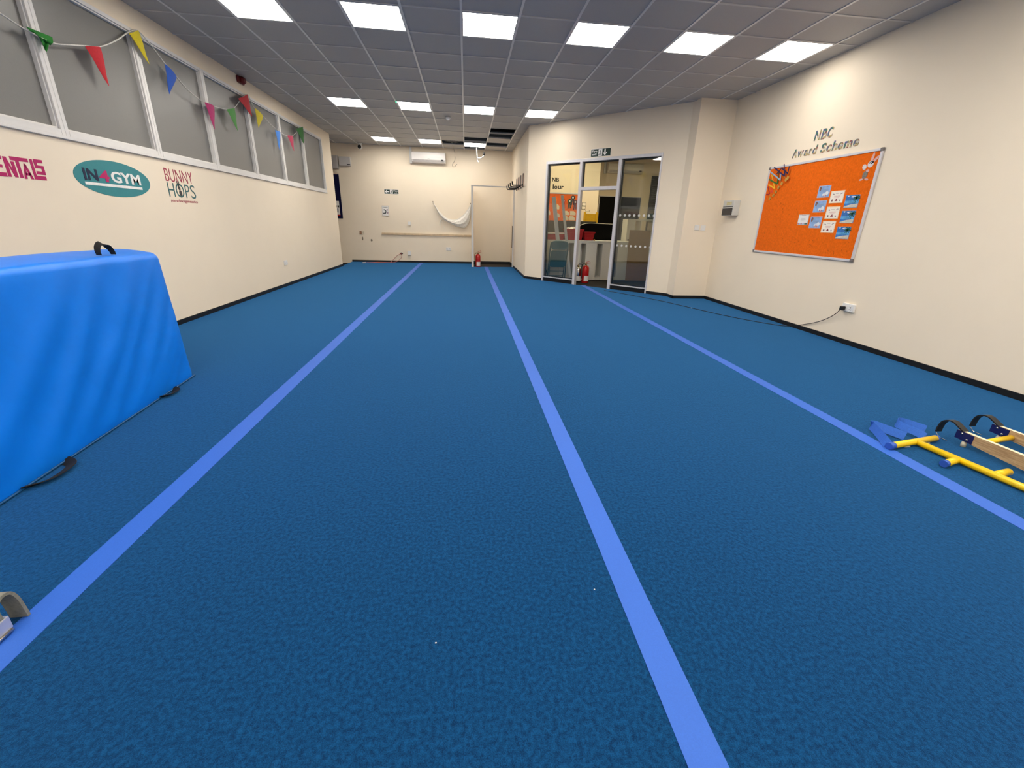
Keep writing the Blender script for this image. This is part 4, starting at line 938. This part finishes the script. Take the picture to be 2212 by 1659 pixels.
for k, (xa, lb) in enumerate(((1.93, 'green pole on the office floor, leftmost of three by the glass'), (1.98, 'green pole on the office floor, middle of three by the glass'), (2.03, 'green pole on the office floor, rightmost of three by the glass'))):
    one(MB().tube([(xa-.06, 9.965+.02*k, .0), (xa-.28, 9.99+.02*k, .62+.04*k)], .011, 10), 'green_pole', gp_, lb, 'pole', 'green poles in the office')

# office wall board with rosettes and cards
t = thing('notice_board', 'orange felt board seen through the left glass pane', 'notice board', OFF.p(2.45, .9))
MB().pbox(OFF, 1.80, 3.14, .93, 2.07, .0005, .014).build('felt_panel', felt('orange_felt_dim', (.74, .14, .018)), t)
MB().pbox(OFF, 1.78, 3.16, 2.05, 2.085, .0005, .026).pbox(OFF, 1.78, 1.81, .91, 2.05, .0005, .022).pbox(OFF, 3.13, 3.16, .91, 2.05, .0005, .022).pbox(OFF, 1.81, 3.13, .91, .94, .0005, .022).build('frame', ALUW, t)
RO = {n: mat('rosette_'+n, c, .6, var=.1) for n, c in dict(red=(.45, .02, .02), amber=(.6, .22, .04), green=(.012, .05, .02), black=(.008, .008, .012), plum=(.10, .03, .05)).items()}
for nm, x_, z_, r_ in (('amber', 2.45, 1.886, .035), ('red', 2.68, 1.874, .05), ('green', 2.845, 1.874, .055), ('black', 2.932, 1.967, .06), ('plum', 3.005, 1.854, .055)):
    t = thing('rosette', '%s ribbon rosette with white centre on the office board' % nm, 'rosette', OFF.p(x_, z_-.2), 'rosettes on the office board')
    mb = MB(); n = 24
    pts = [(x_+r_*(1 if k % 2 else .88)*math.cos(2*PI*k/n), z_+r_*(1 if k % 2 else .88)*math.sin(2*PI*k/n)) for k in range(n)]
    mb.ppoly(OFF, pts, .0146, .022); mb.build('frill', RO[nm], t)
    MB().bar(OFF, (x_-.01, z_), (x_-.035, z_-.20), .035, .0146, .0175).bar(OFF, (x_+.01, z_), (x_+.03, z_-.19), .035, .0178, .0195).build('tails', RO[nm], t)
    MB().ell(OFF, x_, z_, .022, .022, .022, .026, 18).build('centre', WHITE, t)
FC = mat('folded_card', (.70, .64, .50), .6, var=.05)
for x_, z_, wd, ht, lb in ((2.485, 1.72, .16, .14, 'pale card in upper row of the office board'), (2.765, 1.565, .16, .11, 'pale card of the middle pair, left, on the office board'), (2.955, 1.565, .16, .11, 'pale card of the middle pair, right, on the office board'), (2.765, 1.43, .16, .11, 'pale card of the bottom pair, left, on the office board'), (2.945, 1.43, .16, .11, 'pale card of the bottom pair, right, on the office board'), (2.52, 1.50, .13, .11, 'pale card near the leaning trunking on the office board'), (2.28, 1.56, .08, .12, 'pale card at the far left edge of the office board')):
    one(MB().ppoly(OFF, [(x_-wd/2, z_-ht/2), (x_+wd/2, z_-ht/2), (x_+wd/2, z_+ht*.1), (x_+wd*.15, z_+ht/2), (x_-wd/2, z_+ht/2)], .0146, .018), 'pinned_card', FC, lb, 'card', 'cards on the office board')
letters('NB', 2.325, 2.525, 2.352, .10, OFF, BLK, 'black paper %s letter %s over the office board%s', 'black letters over the office board', .03, 0)
letters('lour', 2.352, 2.66, 2.170, .115, OFF, BLK, 'black paper %s letter %s over the office board%s', 'black letters over the office board', .03, 0)
for z0_, z1_, x0_, x1_, lb in ((1.765, 1.848, 3.20, 3.315, 'dark-edged card, upper of the pair beside the office board'), (1.672, 1.755, 3.20, 3.305, 'dark-edged card, lower of the pair beside the office board'), (1.615, 1.665, 3.32, 3.43, 'dark-edged card just above the yellow panel')):
    t = thing('framed_card', lb, 'card', OFF.p((x0_+x1_)/2, z0_), 'dark-edged cards in the office')
    MB().pbox(OFF, x0_, x1_, z0_, z1_, .0005, .006).build('border', BLK, t); MB().pbox(OFF, x0_+.008, x1_-.008, z0_+.008, z1_-.008, .006, .007).build('sheet', CREAMP, t)
one(MB().box(1.95, 3.50, 11.50, 11.54, -.015, 1.355), 'screen_divider', DGREY, 'dark grey divider screen behind the red crates', 'divider')
t = thing('yellow_headboard', 'yellow wooden panel between two posts behind the dark divider', 'panel', (3.4, 11.7, -.015)); YW = mat('yellow_paint', (.62, .36, .012), .45, var=.05)
for a in (3.19, 3.53): MB().box(a, a+.055, 11.66, 11.71, -.015, 1.60).build('post', YW, t, bevel=.006)
MB().box(3.245, 3.53, 11.675, 11.695, 1.20, 1.555).build('infill', YW, t)
MB().box(3.245, 3.53, 11.67, 11.70, .3, .36).build('lower_rail', YW, t)
aircon(OFFB, 4.33, 5.455, 2.80, 3.08, 'white air conditioner on the office wall seen through the glass')
one(MB().pbox(OFFB, 4.25, 4.325, 2.79, CE-.002, .001, .06), 'pipe_trunking', WPLAS, 'white pipe trunking beside the office air conditioner', 'trunking')
t = thing('wall_screen', 'large black board in a thin silver frame on the office wall', 'board', OFFB.p(4.86, .82))
MB().pbox(OFFB, 4.19, 5.54, .82, 2.13, .0005, .035).build('panel', mat('board_black', (.0025, .0025, .003), .6, spec=.1), t)
MB().pbox(OFFB, 4.17, 5.56, 2.13, 2.15, .0005, .04).pbox(OFFB, 4.17, 4.19, .80, 2.13, .0005, .04).pbox(OFFB, 5.54, 5.56, .80, 2.13, .0005, .04).pbox(OFFB, 4.17, 5.56, .80, .82, .0005, .04).build('frame', ALUW, t)
wn = struct_empty('window_11', (6.1, YB, .9))
MB().pbox(OFFB, 5.84, 6.39, .90, 2.765, .001, .015).build('dark_glazing', mat('night_glass', (.01, .011, .010), .15), wn)
MB().pbox(OFFB, 5.825, 5.845, .90, 2.765, .001, .04).pbox(OFFB, 5.825, 6.39, 2.765, 2.78, .001, .04).build('frame', DGREY, wn)
mb = MB()
for k in range(30): z = .93+k*.06; mb.pbox(OFFB, 5.875, 6.38, z, z+.012 if z < 2.4 else z+.006, .02, .035)
mb.build('blind', mat('blind_slat', (.16, .155, .125), .5), wn)
t = thing('shelf_unit', 'tall white open shelf unit behind the cardboard sheet', 'shelf', (4.35, 10.65, -.015)); y0, y1 = 10.50, 10.85
MB().box(4.0, 4.72, y0, y1, 1.395, 1.435).build('top', WOFF, t, bevel=.003)
for a, b in ((4.0, 4.04), (4.345, 4.375), (4.68, 4.72)): MB().box(a, b, y0, y1, -.015, 1.395).build('side_panel', WOFF, t)
for z in (.06, .50, .95): MB().box(4.04, 4.68, y0+.005, y1, z, z+.03).build('shelf', WOFF, t)
MB().box(4.04, 4.205, y0+.01, y0+.03, .98, 1.395).build('front_panel', WOFF, t)
mb = MB(); a, b = Vector((3.895, 9.985, -.012)), Vector((4.425, 9.985, -.012)); up = Vector((0, .055, 1.19)); nn = Vector((0, -.006, .001))
mb.hexa([a, b, b+nn, a+nn, a+up, b+up, b+up+nn, a+up+nn]); one(mb, 'cardboard_sheet', mat('brown_cardboard', (.34, .215, .11), .8, var=.06, scale=20), 'tall brown cardboard sheet leaning on the right end of the white counter', 'cardboard')
p_ = DIAG.p(2.75, -.012, -.35); q_ = DIAG.p(3.0, -.012, -.33)
one(MB().ribbon([p_+Vector((0, 0, .004)), q_+Vector((0, 0, .004))], (0, 0, 1), .004, .05), 'white_strip', WHITE, 'white strip on the office floor inside the right pane', 'strip')

# ------------------------------------------------------------------ gym kit on the right
YEL = mat('yellow_enamel', (.86, .56, .004), .3, var=.03, coat=.3); BLUC = mat('blue_cap', (.03, .10, .46), .45, var=.05); WEB = mat('blue_webbing', (.025, .125, .52), .75, var=.12, scale=200, bump=.2, bscale=600)
NVM = mat('navy_plate', (.008, .012, .10), .4); PLY = mat('ladder_top_edge', (.78, .66, .45), .45, var=.06)
def grain():
    m = mat('ladder_wood', (.50, .33, .175), .5, var=.05); nt = m.node_tree; b = nt.nodes['Principled BSDF']
    tc = nt.nodes.new('ShaderNodeTexCoord'); mp = nt.nodes.new('ShaderNodeMapping'); mp.inputs['Scale'].default_value = (60, 3, 60)
    no = nt.nodes.new('ShaderNodeTexNoise'); no.inputs['Scale'].default_value = 3; no.inputs['Detail'].default_value = 6
    r = nt.nodes.new('ShaderNodeValToRGB'); r.color_ramp.elements[0].position = .35; r.color_ramp.elements[1].position = .65
    r.color_ramp.elements[0].color = (.38, .235, .115, 1); r.color_ramp.elements[1].color = (.58, .40, .215, 1)
    nt.links.new(tc.outputs['Object'], mp.inputs[0]); nt.links.new(mp.outputs[0], no.inputs['Vector']); nt.links.new(no.outputs['Fac'], r.inputs['Fac']); nt.links.new(r.outputs['Color'], b.inputs['Base Color'])
    return m
GRAIN = grain()
# yellow T-shaped frame with side stubs and blue straps
zt = .024; r_ = .019
t = thing('yellow_tube_frame', 'yellow tube frame with side stubs and blue straps beside the right tape', 'gym frame', (2.8, 1.8, 0))
a, b = Vector((2.600, 1.968, zt)), Vector((2.985, 2.034, zt))
d = Vector((.078, -.49, 0)).normalized(); j0 = Vector((2.800, 2.000, zt))
MB().tube([j0, j0+d*1.6], r_, 16).build('main_tube', YEL, t)
MB().tube([a, b], r_, 16).build('cross_tube', YEL, t)
j1 = j0+d*.215; MB().tube([j1, j1+Vector((-.115, -.028, 0))], r_, 16).build('side_stub', YEL, t)
MB().tube([j1+Vector((-.115, -.028, 0)), j1+Vector((-.140, -.034, 0))], r_*1.06, 16).build('end_cap', BLUC, t)
j2 = j0+d*.375; MB().tube([j2, j2+Vector((.125, .022, 0))], [r_, r_], 16).tube([j2+Vector((.125, .022, 0)), j2+Vector((.135, .024, 0))], [r_, r_*.6], 16).build('side_stub', YEL, t)
j3 = j0+d*.60; MB().tube([j3, j3+Vector((-.115, -.028, 0))], r_, 16).build('side_stub', YEL, t)
MB().tube([j3+Vector((-.115, -.028, 0)), j3+Vector((-.150, -.036, 0))], r_*1.06, 16).build('end_cap', BLUC, t)
j4 = j0+d*1.0; MB().tube([j4, j4+Vector((.125, .022, 0))], r_, 16).build('side_stub', YEL, t)
MB().tube([a+Vector((.004, 0, 0)), a+Vector((-.034, -.006, 0))], r_*1.12, 16).build('end_cap', BLUC, t)
MB().tube([b-Vector((.003, 0, 0)), b+Vector((.018, .003, 0))], [r_*1.08, r_*.9], 16).build('end_cap', BLUC, t)
for u in (.32, .78):
    p_ = a.lerp(b, u); MB().box(p_.x-.02, p_.x+.02, p_.y-.012, p_.y+.012, .0005, .006).build('foot_pad', WPLAS, t)
wv = Vector((.62, .30, .72)).normalized()
S1 = bez([Vector((2.585, 1.985, .022)), Vector((2.600, 2.035, .036)), Vector((2.640, 2.120, .045)), Vector((2.672, 2.185, .045)), Vector((2.690, 2.190, .050)), Vector((2.725, 2.160, .042)), Vector((2.765, 2.105, .034)), Vector((2.790, 2.060, .030))], 5)
MB().ribbon(S1, Vector((.45, .25, .85)), .055, .003).build('strap', WEB, t)
S2 = bez([Vector((2.905, 2.040, .034)), Vector((2.895, 2.085, .044)), Vector((2.880, 2.150, .045)), Vector((2.885, 2.205, .045)), Vector((2.925, 2.232, .048)), Vector((2.975, 2.225, .040)), Vector((3.020, 2.190, .030)), Vector((3.050, 2.150, .026))], 5)
MB().ribbon(S2, Vector((.45, .25, .85)), .05, .003).build('strap', WEB, t)

# wooden ladder with yellow rungs and black hooks
t = thing('wooden_ladder', 'wooden ladder with yellow rungs and black end hooks, right edge', 'ladder', (3.25, 1.5, 0))
def rail(x0, x1, y0, y1):
    """side rail on edge, deepening away from its bracketed end"""
    mb = MB(); prof = []; n = 14; th = .026
    for k in range(n+1):
        f_ = k/n; zt_ = .098+.004*f_; zb_ = .044-.036*min(1, f_*2.6)**.8; prof.append((x0+(x1-x0)*f_, y0+(y1-y0)*f_, zb_, zt_))
    for side in (0, 1):
        pass
    V_ = [[mb.bm.verts.new((x+dx, y, z)) for dx, z in ((0, zb_), (th, zb_), (th, zt_), (0, zt_))] for x, y, zb_, zt_ in prof]
    for A_, B_ in zip(V_, V_[1:]):
        for k in range(4):
            f_ = mb.bm.faces.new((A_[k], A_[(k+1) % 4], B_[(k+1) % 4], B_[k])); f_.material_index = 1 if k == 2 else 0
    mb.bm.faces.new(V_[0][::-1]); mb.bm.faces.new(V_[-1])
    rl = mb.build('side_rail', [GRAIN, PLY], t)
    dd = Vector((x1-x0, y1-y0, 0)).normalized()
    e0 = Vector((x0, y0, 0)); sx = Vector((1, 0, 0))
    # navy bracket plates on both faces with bolts
    for off in (-.003, th):
        MB().hexa([e0+sx*off+Vector((0, .004, .044)), e0+sx*(off+.003)+Vector((0, .004, .044)), e0+sx*(off+.003)+dd*.088+Vector((0, 0, .038)), e0+sx*off+dd*.088+Vector((0, 0, .038)), e0+sx*off+Vector((0, .004, .097)), e0+sx*(off+.003)+Vector((0, .004, .097)), e0+sx*(off+.003)+dd*.088+Vector((0, 0, .094)), e0+sx*off+dd*.088+Vector((0, 0, .094))]).build('bracket_plate', NVM, rl)
    for u, z in ((.028, .083), (.060, .055)):
        c_ = e0+dd*u+Vector((-.003, 0, z)); MB().lathe([(.0075, 0), (.0065, .004), (.002, .006)], c_, (-1, 0, 0), 12).build('bolt', STEEL, rl)
    MB().lathe([(.013, 0), (.014, .02), (.010, .040)], e0+dd*.045+sx*.012+Vector((0, 0, .0005)), n=14).build('rubber_foot', mat('cream_rubber', (.72, .66, .50), .6), rl)
    # curved hook reaching over and down beyond the end
    pts = bez([e0+sx*.013+dd*.03+Vector((0, 0, .098)), e0+sx*.013-dd*.005+Vector((0, 0, .118)), e0+sx*.013-dd*.035+Vector((0, 0, .132)), e0+sx*.013-dd*.068+Vector((0, 0, .128)), e0+sx*.013-dd*.092+Vector((0, 0, .105)), e0+sx*.013-dd*.102+Vector((0, 0, .068)), e0+sx*.013-dd*.104+Vector((0, 0, .030))], 6)
    MB().ribbon(pts, sx, .044, .007).build('end_hook', mat('black_rubber', (.012, .011, .011), .5, var=.2), rl, label='black rubber-lined hook')
    MB().tube([e0+sx*.013-dd*.104+Vector((-.02, 0, .030)), e0+sx*.013-dd*.075+Vector((-.02, 0, .003)), e0+sx*.013-dd*.03+Vector((-.02, 0, .003))], .0022, 6).build('wire_clip', STEEL, rl)
rail(3.085, 3.145, 2.005, .62)
rail(3.420, 3.480, 2.060, .675)
for y_ in (1.90, 1.60, 1.30, 1.0, .72):
    f_ = (2.005-y_)/1.385
    MB().tube([(3.108+.06*f_, y_, .055), (3.424+.06*f_, y_+.055, .055)], .017, 14).build('rung', YEL, t)

# grey lined hook of another apparatus at the left edge
t = thing('apparatus_hook', 'grey rubber-lined steel hook resting on the left tape at the frame edge', 'hook', (-1.445, 1.08, 0))
GRB = mat('grey_rubber', (.22, .21, .16), .6, var=.15, scale=120)
x_ = -1.458; wd = .052
pts = bez([Vector((x_, 1.128, .048)), Vector((x_, 1.124, .085)), Vector((x_, 1.130, .112)), Vector((x_, 1.148, .127)), Vector((x_, 1.170, .120)), Vector((x_, 1.182, .090)), Vector((x_, 1.187, .050)), Vector((x_, 1.190, .004))], 6)
MB().ribbon(pts, Vector((1, 0, 0)), wd, .009).build('rubber_lining', GRB, t)
MB().box(x_-wd/2, x_+wd/2+.002, .93, 1.142, .014, .060).build('steel_bracket', mat('galvanised_steel', (.62, .62, .66), .35, .6), t, bevel=.003)
MB().tube([(x_+wd/2+.004, .98, .010), (x_+wd/2+.004, 1.135, .012)], .006, 8).build('weld_rim', STEEL, t)
MB().box(x_-wd/2+.005, x_+wd/2-.005, .90, 1.06, .003, .014).build('base_pad', BLK, t)
